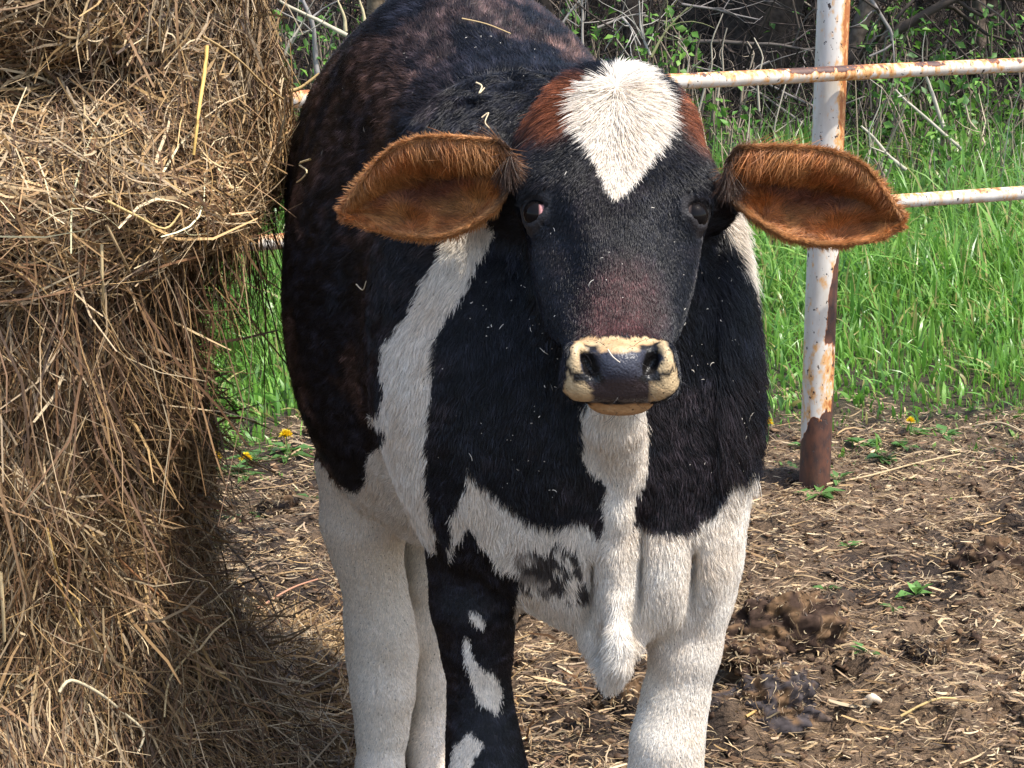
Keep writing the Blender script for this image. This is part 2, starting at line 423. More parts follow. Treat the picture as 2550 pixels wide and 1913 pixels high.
# muzzle
ell(P(620, 368, 2.118), (.060, .050, .036), .025, 'muzzle')
for s in (-1, 1):
    ell(P(620 + s * 38, 381, 2.105), (.026, .034, .024), .014, 'muzzle')      # upper lip lobes
    ell(P(620 + s * 44, 360, 2.095), (.014, .026, .024), .014, 'muzzle')      # nostril wings
ell(P(620, 365, 2.080), (.034, .020, .022), .014, 'muzzle')                   # nose pad
ell(P(620, 389, 2.095), (.034, .024, .014), .012, 'muzzle')
ell(P(620, 404, 2.118), (.039, .028, .0125), .006, 'chin')
def at_px(px, py, off=0.0):                                                 # first point of the head seen at that pixel
    d = norm(ray(px, py)); o = np.array([0, 0, CAM_H]); t = np.arange(1.9, 2.7, .002)
    pts = o + t[:, None] * d; v = field_at(pts); i = int(np.argmax(v < 0)) if (v < 0).any() else 0
    return pts[i] - d * off
def field_at(p):
    F = np.full(len(p), 9.)
    for pr in PRIMS:
        if pr[3] == 'cut': continue
        d = pdist(pr, p); k = pr[2]; h = np.maximum(k - np.abs(F - d), 0) / k
        F = np.minimum(F, d) - h * h * k * .25
    return F
NOS = []
EYES = []
for s, (nx1, ny1), (nx2, ny2) in ((-1, (584, 351), (596, 370)), (1, (657, 350), (646, 368))):
    a = at_px(nx1, ny1, .002); b = at_px(nx2, ny2, .001); NOS.append((a, b))
    c = (a + b) / 2; d = norm(b - a); side = norm(np.cross(d, WW)); R = np.stack([d, side, np.cross(d, side)], 1)
    cut(c - WW * .004, (np.linalg.norm(b - a) * .70, .0078, .022), .006, R)
for s, (ex, ey) in ((-1, (540.5, 209)), (1, (702.5, 211.5))):
    e = P(ex, ey, 2.215); q = (e - HO)
    e = Hd(s * .0880, .415, -.055)
    EYES.append(e)
for s in (-1, 1): cut(Hd(s * .088, .64, -.012), (.034, .075, .034), .04, HR)
for e, s in zip(EYES, (-1, 1)):
    cut(e + UU * s * .005 + WW * .014, (.0175, .0165, .016), .007, HR)
    for a0, a1, rr in ((200, 340, .0065), (20, 160, .0045)):                  # lids
        pts = []
        for t in np.linspace(a0, a1, 6):
            a = math.radians(t); pts.append(e + (VV * math.sin(a) * .0175 + (UU * s * .35 + WW * .8) * .0 + (WW * .75 - UU * s * .65) * math.cos(a) * .0215) + (UU * s * .65 + WW * .75) * .013)
        for a_, b_ in zip(pts[:-1], pts[1:]): cone(a_, b_, rr, rr, .006, 'lid')
def build_field(h=.0065):
    lo = np.array([-.52, 1.95, -.02]); hi = np.array([.48, 3.62, 1.50])
    n = np.ceil((hi - lo) / h).astype(int) + 1
    F = np.full(n, 1.0, np.float32)
    ax = [lo[i] + h * np.arange(n[i]) for i in range(3)]
    for pr in PRIMS:
        k = pr[2]; m = k + .03
        i0 = np.clip(np.floor((pr[4] - m - lo) / h).astype(int), 0, n - 1); i1 = np.clip(np.ceil((pr[5] + m - lo) / h).astype(int) + 1, 0, n)
        sl = tuple(slice(a, b) for a, b in zip(i0, i1))
        G = np.stack(np.meshgrid(*(ax[i][sl[i]] for i in range(3)), indexing='ij'), -1)
        d = pdist(pr, G).astype(np.float32); f = F[sl]
        if pr[3] == 'cut':
            hh = np.maximum(k - np.abs(f + d), 0) / k; F[sl] = np.maximum(f, -d) + hh * hh * k * .25
        else:
            hh = np.maximum(k - np.abs(f - d), 0) / k; F[sl] = np.minimum(f, d) - hh * hh * k * .25
    return F, lo, h
def surface_nets(F, lo, h):
    s = F < 0
    c = np.zeros(tuple(np.array(F.shape) - 1), np.int8)
    corners = [(i, j, k) for i in (0, 1) for j in (0, 1) for k in (0, 1)]
    N = np.array(F.shape) - 1
    for i, j, k in corners: c += s[i:N[0] + i, j:N[1] + j, k:N[2] + k]
    act = (c > 0) & (c < 8); idx = np.argwhere(act)
    vid = np.full(act.shape, -1, np.int32); vid[act] = np.arange(len(idx))
    val = {q: F[idx[:, 0] + q[0], idx[:, 1] + q[1], idx[:, 2] + q[2]] for q in corners}
    acc = np.zeros((len(idx), 3)); cnt = np.zeros(len(idx))
    for a in corners:
        for axis_ in range(3):
            if a[axis_] == 0:
                b = list(a); b[axis_] = 1; b = tuple(b); va, vb = val[a], val[b]
                m = (va < 0) != (vb < 0); t = np.where(m, va / np.where(m, va - vb, 1), 0)
                pt = np.array(a, float)[None].repeat(len(idx), 0); pt[:, axis_] += t
                acc += pt * m[:, None]; cnt += m
    V = lo + (idx + acc / cnt[:, None]) * h
    faces = []
    for axis_ in range(3):
        o1, o2 = [(1, 2), (2, 0), (0, 1)][axis_]
        sl_a = [slice(1, -1)] * 3; sl_a[axis_] = slice(0, -1)
        sl_b = list(sl_a); sl_b[axis_] = slice(1, None)
        A = s[tuple(sl_a)]; B = s[tuple(sl_b)]
        e = np.argwhere(A != B)
        off = np.array([1, 1, 1]); off[axis_] = 0; e = e + off
        e = e[(e < np.array(vid.shape)).all(1)]
        a_in = s[e[:, 0], e[:, 1], e[:, 2]]
        def g(d1, d2):
            q = e.copy(); q[:, o1] -= d1; q[:, o2] -= d2; return vid[q[:, 0], q[:, 1], q[:, 2]]
        q = np.stack([g(0, 0), g(1, 0), g(1, 1), g(0, 1)], 1)
        q[~a_in] = q[~a_in][:, ::-1]
        faces.append(q[(q >= 0).all(1)])
    return V, np.concatenate(faces)
F_, lo_, h_ = build_field()
BV, BF = surface_nets(F_, lo_, h_)
# one light smoothing pass
def smooth_mesh(V, Fq, it=2):
    e = np.concatenate([Fq[:, [0, 1]], Fq[:, [1, 2]], Fq[:, [2, 3]], Fq[:, [3, 0]]])
    for _ in range(it):
        acc = np.zeros_like(V); cnt = np.zeros(len(V))
        for a, b in ((0, 1), (1, 0)):
            for i in range(3): acc[:, i] += np.bincount(e[:, a], V[e[:, b], i], len(V))
            cnt += np.bincount(e[:, a], minlength=len(V))
        V = V * .5 + .5 * acc / np.maximum(cnt, 1)[:, None]
    return V
BV = smooth_mesh(BV, BF, 2)
def vnormals(V, Fq):
    fn = np.cross(V[Fq[:, 2]] - V[Fq[:, 0]], V[Fq[:, 3]] - V[Fq[:, 1]]); N = np.zeros_like(V)
    for c in range(4):
        for i in range(3): N[:, i] += np.bincount(Fq[:, c], fn[:, i], len(V))
    return norm(N), np.linalg.norm(fn, axis=1) * .5
BN, BA = vnormals(BV, BF)
if (BN * (BV - BV.mean(0))).sum() < 0: BF = BF[:, ::-1]; BN = -BN
ZN = ['torso', 'neck', 'brisket', 'dewlap', 'foreleg', 'foreleg_white', 'hindleg', 'hoof', 'head', 'earbase', 'muzzle', 'chin', 'lid']
zd = np.full((len(BV), len(ZN)), 9.)
for pr in PRIMS:
    if pr[3] == 'cut': continue
    i = ZN.index(pr[3]); zd[:, i] = np.minimum(zd[:, i], pdist(pr, BV))
BZ = zd.argmin(1)
print('cow verts', len(BV), 'quads', len(BF), 'area', BA.sum())

# ---- coat pattern -------------------------------------------------------------
def D2(*pts): return np.array(pts, float) / 2.159            # points measured on the photograph
def inside(poly, x, y):
    r = np.zeros(len(x), bool); n = len(poly)
    for i in range(n):
        x1, y1 = poly[i]; x2, y2 = poly[(i + 1) % n]
        c = ((y1 > y) != (y2 > y)) & (x < (x2 - x1) * (y - y1) / ((y2 - y1) if y2 != y1 else 1e-9) + x1)
        r ^= c
    return r
BLAZE = np.array([(1095, 50), (1190, 64), (1240, 100), (1285, 170), (1322, 235), (1305, 335), (1240, 425), (1190, 500), (1140, 560), (1082, 592), (1045, 560), (1010, 485), (955, 390), (905, 330), (876, 235), (912, 165), (1000, 122), (1040, 85)], float) * .2723 + [321.3, 40.2]
STRIPE = D2((1100, 405), (1060, 500), (1030, 570), (1010, 620), (960, 690), (940, 740), (935, 820), (925, 900), (920, 1000), (925, 1090), (940, 1150), (938, 1300),
            (300, 1300), (300, 960), (680, 985), (700, 1010), (730, 1045), (770, 1060), (790, 1040), (795, 990), (825, 960), (835, 920), (800, 905), (825, 870), (835, 830), (820, 780), (830, 740), (880, 680), (920, 600), (960, 530), (1000, 405))
RSTRIP = D2((1540, 430), (1600, 430), (1640, 520), (1660, 640), (1630, 660), (1605, 600), (1580, 540), (1555, 480))
CHEST = D2((1012, 1015), (1060, 1060), (1100, 1090), (1130, 1125), (1200, 1140), (1260, 1125), (1290, 1150), (1310, 1160), (1345, 1150), (1380, 1130), (1420, 1150), (1480, 1150), (1540, 1110), (1580, 1050), (1620, 1000), (1700, 1000), (1700, 1800),
           (1180, 1800), (1110, 1330), (1120, 1240), (1075, 1225), (1060, 1200), (1030, 1170), (1010, 1130), (985, 1170), (960, 1215), (975, 1160), (970, 1110), (1000, 1060))
GREY = D2((1120, 1190), (1200, 1175), (1245, 1195), (1270, 1270), (1230, 1300), (1160, 1270), (1115, 1260))
SPOTS = [D2((1015, 1320), (1035, 1322), (1052, 1345), (1045, 1358), (1020, 1345)), D2((1002, 1375), (1015, 1380), (1030, 1430), (1080, 1470), (1087, 1500), (1075, 1545), (1030, 1520), (1010, 1450), (1000, 1430)),
         D2((1008, 1580), (1042, 1602), (1010, 1665), (985, 1760), (970, 1660), (980, 1615))]
BLACK = np.array([.0060, .0062, .0088]); BROWN = np.array([.075, .042, .031]); WHITE = np.array([.82, .765, .68]); CREAM = np.array([.74, .64, .52])
def coat(p, z, jit):
    n = len(p); x, y = proj(p)
    x = x + 2.2 * vnoise(p, .012) + 1.5 * vnoise(p, .03) + jit[:, 0]; y = y + 2.2 * vnoise(p + 3, .012) + 1.5 * vnoise(p + 5, .03) + jit[:, 1]
    zn = np.array(ZN)[z]
    c = np.tile(BLACK, (n, 1))
    body = np.isin(zn, ['torso', 'neck', 'brisket', 'foreleg', 'foreleg_white', 'hindleg', 'dewlap'])
    br = smooth(.05, .6, vnoise(p, .11) + .5 * vnoise(p * np.array([1, .4, 2.0]), .03)) * .6 + .45 * smooth(1.02, 1.3, p[:, 2]) * smooth(-.2, .3, vnoise(p, .05)) * smooth(2.5, 2.8, p[:, 1])
    br = np.where(body, br * np.where(p[:, 1] < 2.62, .16, .75), br * .1)
    c = mixc(c, BROWN, np.clip(br, 0, 1))
    white = body & (inside(STRIPE, x, y) | inside(RSTRIP, x, y) | inside(CHEST, x, y))
    white |= (zn == 'hindleg') & (y > 470) | (zn == 'foreleg_white') & (y > 540) | (zn == 'dewlap')
    white &= ~((zn == 'foreleg') & ~inside(CHEST, x, y))
    for s in SPOTS: white |= (zn == 'foreleg') & inside(s, x, y)
    white |= (zn == 'foreleg') & (y > 860)
    hd = np.isin(zn, ['head', 'earbase', 'lid', 'chin', 'muzzle'])
    blaze = hd & inside(BLAZE, x, y)
    wcol = mixc(WHITE, CREAM, np.clip(.42 + .5 * vnoise(p, .05) + .3 * vnoise(p, .015), 0, 1))
    wcol = np.where((zn == 'hindleg')[:, None], wcol * .45 + CREAM * .55, wcol)
    c[white | blaze] = wcol[white | blaze]
    g = white & inside(GREY, x + 7 * vnoise(p, .02), y + 7 * vnoise(p + 2, .02)) & (vnoise(p, .010) > -.38); c[g] = (mixc(np.tile((.06, .05, .045), (n, 1)), (.4, .34, .28), smooth(-.3, .6, vnoise(p, .02))))[g]
    # chestnut flanks of the poll, maroon bridge of the nose
    side = hd & ~blaze
    ps = np.maximum(smooth(52, 22, np.hypot((x - 545) / 1.0, (y - 103) / .95)), smooth(52, 20, np.hypot((x - 706) / .62, (y - 105) / 1.15)))
    ps = ps * smooth(-.75, .2, vnoise(p, .02) + .3)
    c = np.where(side[:, None], mixc(c, (.19, .062, .026), np.clip(ps, 0, 1) * .95), c)
    mb = smooth(75, 25, np.hypot((x - 622) / .75, (y - 312) * 1.0)) * .8
    c = np.where((side & (zn == 'head'))[:, None], mixc(c, (.060, .026, .024), mb), c)
    return c, white | blaze
TAN = np.array([.46, .335, .185])
MZ = np.array([(440, 350), (560, 315), (800, 305), (1000, 300), (1300, 305), (1570, 340), (1650, 450), (1710, 600), (1780, 930), (1700, 1010), (1560, 1110), (1300, 1150), (700, 1150), (400, 1130), (245, 1000), (300, 840), (340, 600), (380, 430)], float) * .07745 + [542.2, 313.3]
PAD = np.array([(560, 480), (760, 500), (1000, 505), (1250, 490), (1450, 475), (1530, 460), (1560, 600), (1500, 720), (1420, 820), (1400, 960), (1370, 1060), (1360, 1150), (640, 1150), (610, 960), (590, 860), (490, 740), (450, 620), (470, 500)], float) * .07745 + [542.2, 313.3]
bx, by = proj(BV)
front = (np.isin(np.array(ZN)[BZ], ['muzzle', 'head', 'chin'])) & (BV[:, 1] < 2.22)
wx, wy = bx + .9 * vnoise(BV, .011) + 1.0 * vnoise(BV, .005), by + .9 * vnoise(BV + 4, .011) + 1.0 * vnoise(BV + 4, .005)
mz = front & inside(MZ, wx, wy); pad = front & inside(PAD, wx, wy)
lip = (np.array(ZN)[BZ] == 'chin') & (by > 399)
bcol, bwhite = coat(BV, BZ, np.zeros((len(BV), 2)))
bcol = bcol * np.where(bwhite, .8, 1.0)[:, None]
rough = np.full(len(BV), .6)
bcol[mz] = (mixc(TAN, (.44, .25, .11), smooth(.0, .6, vnoise(BV, .012)) * .6 + .35 * smooth(385, 398, by)))[mz]
bcol[pad] = mixc((.030, .031, .043), (.038, .027, .027), smooth(374, 384, by))[pad]; rough[pad] = .40
bcol[np.array(ZN)[BZ] == 'lid'] = (.013, .011, .012); bcol[lip] = np.array([.40, .22, .095]); rough[mz & ~pad] = .5
hoof = np.array(ZN)[BZ] == 'hoof'; bcol[hoof] = (.05, .04, .035)
for a, b in NOS:
    c = (a + b) / 2; d = np.linalg.norm(BV - c, axis=1); q = d < .028
    inner = q & (((BV - c) @ WW) < -.006); bcol[inner] = (.006, .005, .005)
NOHAIR = mz | pad | lip | hoof | (np.array(ZN)[BZ] == 'lid')
for e, s in zip(EYES, (-1, 1)): NOHAIR |= np.linalg.norm(BV - (e + UU * s * .005 + WW * .014), axis=1) < .0175

# ---- ears: thick cupped leaves grown out of the ear base, part of the same skin
Z1 = lambda pts: np.array(pts, float) * .2723 + [321.3, 40.2]
EAR_L_T = Z1([(700, 400), (660, 362), (560, 352), (460, 344), (370, 348), (280, 375), (215, 425), (145, 503), (98, 572), (70, 626)])
EAR_L_B = Z1([(700, 525), (682, 578), (640, 628), (560, 684), (480, 719), (400, 731), (290, 724), (200, 704), (135, 686), (86, 654)])
EAR_R_T = Z1([(1480, 450), (1520, 386), (1620, 380), (1730, 382), (1830, 390), (1920, 412), (2000, 456), (2066, 533), (2112, 598), (2144, 648)])
EAR_R_B = Z1([(1480, 565), (1505, 600), (1550, 636), (1620, 684), (1700, 729), (1800, 753), (1900, 758), (2000, 748), (2076, 732), (2130, 690)])
def resample(poly, n):
    d = np.concatenate([[0], np.cumsum(np.linalg.norm(np.diff(poly, axis=0), axis=1))]); t = np.linspace(0, d[-1], n)
    return np.stack([np.interp(t, d, poly[:, 0]), np.interp(t, d, poly[:, 1])], -1)
def ear(T, B, s, D0, D1):
    ns, ntt = 40, 25
    T, B = resample(T, ns), resample(B, ns)
    ss = np.linspace(0, 1, ns)[:, None]; tt = np.linspace(-1, 1, ntt)[None]
    q = (tt + 1) / 2
    q = q + 0 * ss
    xy = T[:, None] * (1 - q[..., None]) + B[:, None] * q[..., None]
    span = np.sin(np.clip(ss, 0, 1) * math.pi * .92 + .2)
    cup = .046 * smooth(-.62, -.12, tt) * (1 - np.abs(tt) ** 2.4) * span * (1.15 - .5 * ss)                              # hollow
    roll = -.013 * np.exp(-((tt + .88) / .26) ** 2) * span                     # thick rolled upper rim
    crease = .010 * np.sin(tt * 5 + ss * 15) * np.exp(-((tt - .35) / .4) ** 2)
    Dd = D0 + (D1 - D0) * ss + cup + roll + crease
    Fp = np.array([[P(*xy[i, j], Dd[i, j]) for j in range(ntt)] for i in range(ns)])
    thick = (.004 + .012 * (1 - np.abs(tt) ** 3) * (1 - ss * .6))
    Bp = np.array([[P(*(xy[i, j]), Dd[i, j] + thick[i, j] + .004) for j in range(ntt)] for i in range(ns)])
    V = np.concatenate([Fp.reshape(-1, 3), Bp.reshape(-1, 3)]); n = ns * ntt
    I = np.arange(n).reshape(ns, ntt); fr = np.stack([I[:-1, :-1], I[1:, :-1], I[1:, 1:], I[:-1, 1:]], -1).reshape(-1, 4)
    bk = fr[:, ::-1] + n
    rim = np.concatenate([I[:, 0], I[-1, 1:], I[::-1, -1][1:], I[0, ::-1][1:]])
    r2 = np.roll(rim, -1); rf = np.stack([rim, r2, r2 + n, rim + n], -1)
    f = np.concatenate([fr, bk, rf])
    S = np.broadcast_to(ss, (ns, ntt)).ravel(); Tt = np.broadcast_to(tt, (ns, ntt)).ravel()
    return V, f, fr, np.concatenate([S, S]), np.concatenate([Tt, Tt]), n
EARS = []
EV, EF, EC, EN_ = [], [], [], 0
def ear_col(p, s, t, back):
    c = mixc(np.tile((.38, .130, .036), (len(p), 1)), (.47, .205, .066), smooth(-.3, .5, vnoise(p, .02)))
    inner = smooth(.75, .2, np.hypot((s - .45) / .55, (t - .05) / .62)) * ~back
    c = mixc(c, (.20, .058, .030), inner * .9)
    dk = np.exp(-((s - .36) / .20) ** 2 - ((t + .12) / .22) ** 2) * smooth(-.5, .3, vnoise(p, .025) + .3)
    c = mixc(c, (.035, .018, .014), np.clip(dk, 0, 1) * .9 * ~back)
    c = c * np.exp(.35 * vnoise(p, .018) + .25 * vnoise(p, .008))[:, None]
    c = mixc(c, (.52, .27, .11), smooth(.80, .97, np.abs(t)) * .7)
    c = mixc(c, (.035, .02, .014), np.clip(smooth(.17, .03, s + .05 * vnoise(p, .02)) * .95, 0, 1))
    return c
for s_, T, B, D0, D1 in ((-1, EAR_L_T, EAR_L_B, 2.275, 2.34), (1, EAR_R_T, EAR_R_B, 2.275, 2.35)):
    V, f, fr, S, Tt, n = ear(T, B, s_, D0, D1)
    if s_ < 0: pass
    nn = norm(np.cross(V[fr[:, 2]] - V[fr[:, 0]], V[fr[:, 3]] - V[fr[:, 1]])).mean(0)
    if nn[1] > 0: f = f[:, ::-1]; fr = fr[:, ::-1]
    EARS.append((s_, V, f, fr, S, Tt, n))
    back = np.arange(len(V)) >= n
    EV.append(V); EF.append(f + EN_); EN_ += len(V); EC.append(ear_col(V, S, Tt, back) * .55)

cow = empty('cow', (0, 2.8, 0), 'black and white young cow with brown ears facing the camera', 'cow')
CL = np.array([0, 2.8, 0])
allV = np.concatenate([BV] + EV); allF = np.concatenate([BF] + [e + len(BV) for e in EF])
allC = np.concatenate([bcol] + EC); allR = np.concatenate([rough, np.full(EN_, .7)])
obj('body', raw_mesh('cow_body', allV - CL, allF, allC, extra={'rough': allR}), M_skin, cow)

# ---- fur: combed hair curves
def sample(V, Fq, N, wq, n):
    cdf = np.cumsum(wq); k = np.searchsorted(cdf, rng.random(n) * cdf[-1]); k = np.clip(k, 0, len(Fq) - 1)
    a, b = rng.random((2, n, 1)); q = Fq[k]
    p = V[q[:, 0]] * (1 - a) * (1 - b) + V[q[:, 1]] * a * (1 - b) + V[q[:, 2]] * a * b + V[q[:, 3]] * (1 - a) * b
    nn = norm(N[q[:, 0]] * (1 - a) * (1 - b) + N[q[:, 1]] * a * (1 - b) + N[q[:, 2]] * a * b + N[q[:, 3]] * (1 - a) * b)
    return p, nn, k
def hair_curves(name, roots, nrm, flow, L, R, cols, lift, parent, mat_, curl=.15):
    n = len(roots)
    tang = norm(flow - nrm * (flow * nrm).sum(1, keepdims=True))
    j = rng.normal(size=(n, 3)) * curl; tang = norm(tang + j - nrm * (j * nrm).sum(1, keepdims=True) * .5)
    a = np.array([-.03, .55, .95, 1.1])[None, :] * lift[:, None]; b = np.array([0, .30, .66, 1.0])[None]
    L_ = L[:, None, None]
    pts = roots[:, None] + nrm[:, None] * a[..., None] * L_ + tang[:, None] * b[..., None] * L_
    hc = bpy.data.hair_curves.new(name); hc.add_curves([4] * n)
    hc.attributes['position'].data.foreach_set('vector', (pts - CL).astype(np.float32).ravel())
    rad = (R[:, None] * np.array([1, .9, .6, .15])[None]).astype(np.float32)
    at = hc.attributes.get('radius') or hc.attributes.new('radius', 'FLOAT', 'POINT'); at.data.foreach_set('value', rad.ravel())
    c4 = np.ones((n, 4), np.float32); c4[:, :3] = cols
    at = hc.attributes.new('col', 'FLOAT_COLOR', 'CURVE'); at.data.foreach_set('color', c4.ravel())
    o = bpy.data.objects.new(name, hc); SC.collection.objects.link(o); hc.materials.append(mat_); o.parent = parent
    return o
NH = 680000
fc = BV[BF].mean(1); view = norm(np.array([0, 0, CAM_H]) - fc)
fnrm = norm(BN[BF].sum(1)); facing = (fnrm * view).sum(1)
zq = np.array(ZN)[BZ[BF[:, 0]]]
wq = BA * np.where(facing > -.25, 1.0, .22) * np.where(NOHAIR[BF].any(1), 0, 1)
wq = wq * np.where(np.isin(zq, ['head', 'earbase']), 2.0, 1.0) * np.where(np.isin(zq, ['dewlap', 'brisket', 'foreleg', 'foreleg_white']), 1.4, 1.0)
hp, hn, hk = sample(BV, BF, BN, wq, NH)
hz = BZ[BF[hk, 0]]; hzn = np.array(ZN)[hz]
_u, _v = (hp - HO) @ UU, ((hp - HO) @ VV) / HL; _fl = norm(UU * _u[:, None] * 1.6 + VV * ((_v - .03) * HL)[:, None]); _hd = np.isin(hzn, ['head', 'earbase'])[:, None] * (.012 * smooth(.6, .2, _v) + .010 * smooth(.22, .05, _v))[:, None]
hcol, hwhite = coat(hp + _fl * _hd, hz, rng.normal(size=(NH, 2)) * 1.0)
ish_ = np.isin(hzn, ['head', 'muzzle', 'chin', 'earbase', 'lid'])
hcol = hcol * np.where(hwhite[:, None], (1 + .16 * rng.normal(size=(NH, 1))).clip(.5, 1.4), np.exp(.40 * rng.normal(size=(NH, 1)) + (1.5 * vnoise(hp * np.array([1, .3, 1.4]), .011) + .5)[:, None] * np.where(hp[:, 1] > 2.55, 1.0, np.where(ish_, .5, .9))[:, None]))  # dark hair gets streaks of brighter colour, a painted stand-in for coat sheen
ish = np.isin(hzn, ['head', 'muzzle', 'chin', 'earbase', 'lid'])
flow = np.tile(np.array([-.12, .35, -1.0]), (NH, 1))
flow[hzn == 'torso'] = np.array([-.25, .9, -.75])
top = smooth(.4, .9, hn[:, 2])[:, None]; flow = np.where((hzn == 'torso')[:, None], flow * (1 - top) + np.array([-.3, .95, 0]) * top, flow)
chest = (hp[:, 1] < 2.55) & np.isin(hzn, ['torso', 'neck', 'brisket']); flow[chest] = np.array([0, .1, -1.]) + np.stack([(hp[chest, 0] - .1) * 1.2, 0 * hp[chest, 0], 0 * hp[chest, 0]], -1)
u = (hp - HO) @ UU; v = ((hp - HO) @ VV) / HL
rad_ = UU * (u)[:, None] * 1.6 + VV * ((v - .03) * HL)[:, None]
flow = np.where(ish[:, None], norm(rad_) , flow)
fn = np.stack([vnoise(hp, .05), vnoise(hp + 9, .05), vnoise(hp + 17, .05)], -1) * .35 + np.stack([vnoise(hp, .017), vnoise(hp + 9, .017), vnoise(hp + 17, .017)], -1) * .45
flow = norm(flow) + fn * np.where(ish, .45, np.where(np.isin(hzn, ['foreleg', 'foreleg_white', 'hindleg']), .18, 1.0))[:, None]
L = np.full(NH, .0135)
L[hzn == 'neck'] = .016; L[chest] = .0125; L[hzn == 'brisket'] = .011; L[hzn == 'dewlap'] = .009
L[np.isin(hzn, ['foreleg', 'foreleg_white', 'hindleg'])] = .0062
L[ish] = .0060 + .013 * smooth(.45, .12, v[ish])
L[ish & (v > .8)] = .006
L[(hzn == 'dewlap') & (proj(hp)[1] > 640)] = .015
hx, hy = proj(hp)
rimr = (hx > 715) & (hy > 180) & (hy < 470) & (hzn == 'torso'); L[rimr] = .030
L = L * (.45 + 1.0 * rng.random(NH))
lift = .18 + .14 * rng.random(NH); lift[ish & (v < .06)] = .4; lift[np.isin(hzn, ['foreleg', 'foreleg_white', 'hindleg'])] *= .45; lift[np.isin(hzn, ['brisket', 'dewlap'])] *= .7; lift[ish & (v > .5)] = .16
R = np.where(hwhite, .00040, .00038) * (.8 + .5 * rng.random(NH))
hair_curves('fur', hp, hn, flow, L, R, hcol, lift, cow, M_fur)
# ears
ep, en, ef, el, ec, eli = [], [], [], [], [], []
for s_, V, f, fr, S, Tt, n in EARS:
    NN, AA = vnormals(V, f); m = 40000
    fcs = f; A2 = np.linalg.norm(np.cross(V[fcs[:, 2]] - V[fcs[:, 0]], V[fcs[:, 3]] - V[fcs[:, 1]]), axis=1)
    isf = (fcs < n).all(1); isb = (fcs >= n).all(1); rim = ~isf & ~isb
    wt = A2 * np.where(isf, 1.0, np.where(isb, .5, 3.0))
    p, nn, k = sample(V, fcs, NN, wt, m)
    s = S[fcs[k]].mean(1); t = Tt[fcs[k]].mean(1)
    out = np.array([s_, 0, 0.])
    dn = np.array([-s_ * .35, -.25, -1.]); fan = np.array([s_ * .55, -.2, .55])
    fl = np.where((t < -.15)[:, None], dn, 0) * 1.0
    lowr = np.array([s_ * .5, -.1, -.35])
    ang = np.sin(s * 17 + 1.3)[:, None]
    fl = np.where((t >= -.15)[:, None], fan * (1 - .5 * np.abs(ang)) + np.array([.6, 0, .1]) * ang * s_ * .9, fl)
    edge = np.abs(t) > .88
    fl = np.where(edge[:, None], np.array([s_ * .5, -.35, 0]) + np.array([0, 0, -1.0]) * np.sign(t)[:, None] * .8, fl)
    fl = np.where((t < -.88)[:, None], np.array([s_ * .6, -.6, .25]), fl)
    fl = np.where((s > .93)[:, None], out + np.array([0, -.2, -.1]), fl)
    fl = np.where(((fcs[k] >= n).all(1))[:, None], out + np.array([0, .2, -.2]), fl)
    fl = norm(fl) + .16 * rng.normal(size=(m, 3)) + .55 * np.stack([vnoise(p, .014), vnoise(p + 9, .012), vnoise(p + 17, .012)], -1)
    ll = np.where(t < -.15, .013 + .016 * smooth(.60, .25, s), .011) * (.3 + 1.2 * rng.random(m)); ll = np.where(edge | (s > .93), .008 * (.5 + rng.random(m)), ll)
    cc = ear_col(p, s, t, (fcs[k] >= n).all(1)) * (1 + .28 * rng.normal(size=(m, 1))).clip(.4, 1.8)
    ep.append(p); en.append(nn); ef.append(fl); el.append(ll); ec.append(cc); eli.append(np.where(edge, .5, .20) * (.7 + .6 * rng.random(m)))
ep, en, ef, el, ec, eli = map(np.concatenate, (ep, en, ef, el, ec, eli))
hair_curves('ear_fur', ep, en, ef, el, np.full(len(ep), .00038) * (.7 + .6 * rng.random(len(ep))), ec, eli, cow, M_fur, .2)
# ---- eyes
def uv_ball(c, r, fn, seg=28, rings=18):
    th = np.linspace(0, math.pi, rings)[:, None]; ph = (np.arange(seg) * 2 * math.pi / seg)[None]
    d = np.stack([np.sin(th) * np.cos(ph), np.sin(th) * np.sin(ph), np.cos(th) + 0 * ph], -1).reshape(-1, 3)
    b = (np.arange(rings - 1) * seg)[:, None]; j = np.arange(seg)[None]; j2 = (j + 1) % seg
    F = np.stack([b + j, b + seg + j, b + seg + j2, b + j2], -1).reshape(-1, 4)
    return c + d * r, F, fn(d)
for e, s in zip(EYES, (-1, 1)):
    look = norm(UU * s * .62 + WW * .78); c = e + UU * s * .0055 + WW * .004
    nose = norm(WW * .75 - UU * s * .65)
    def ecol(d):
        q = d @ nose; col = np.tile((.006, .005, .005), (len(d), 1))
        if s < 0: col = mixc(col, (.55, .27, .26), smooth(.08, .14, d[:, 0]) * (d[:, 1] < -.2) * (np.abs(d[:, 2] + .0) < .7))
        else: col = mixc(col, (.08, .06, .055), smooth(.86, .92, q))
        return col
    V, F, cc = uv_ball(c, .0185, ecol)
    obj('eye', raw_mesh('eye', V - CL, F, cc), M_eye, cow)
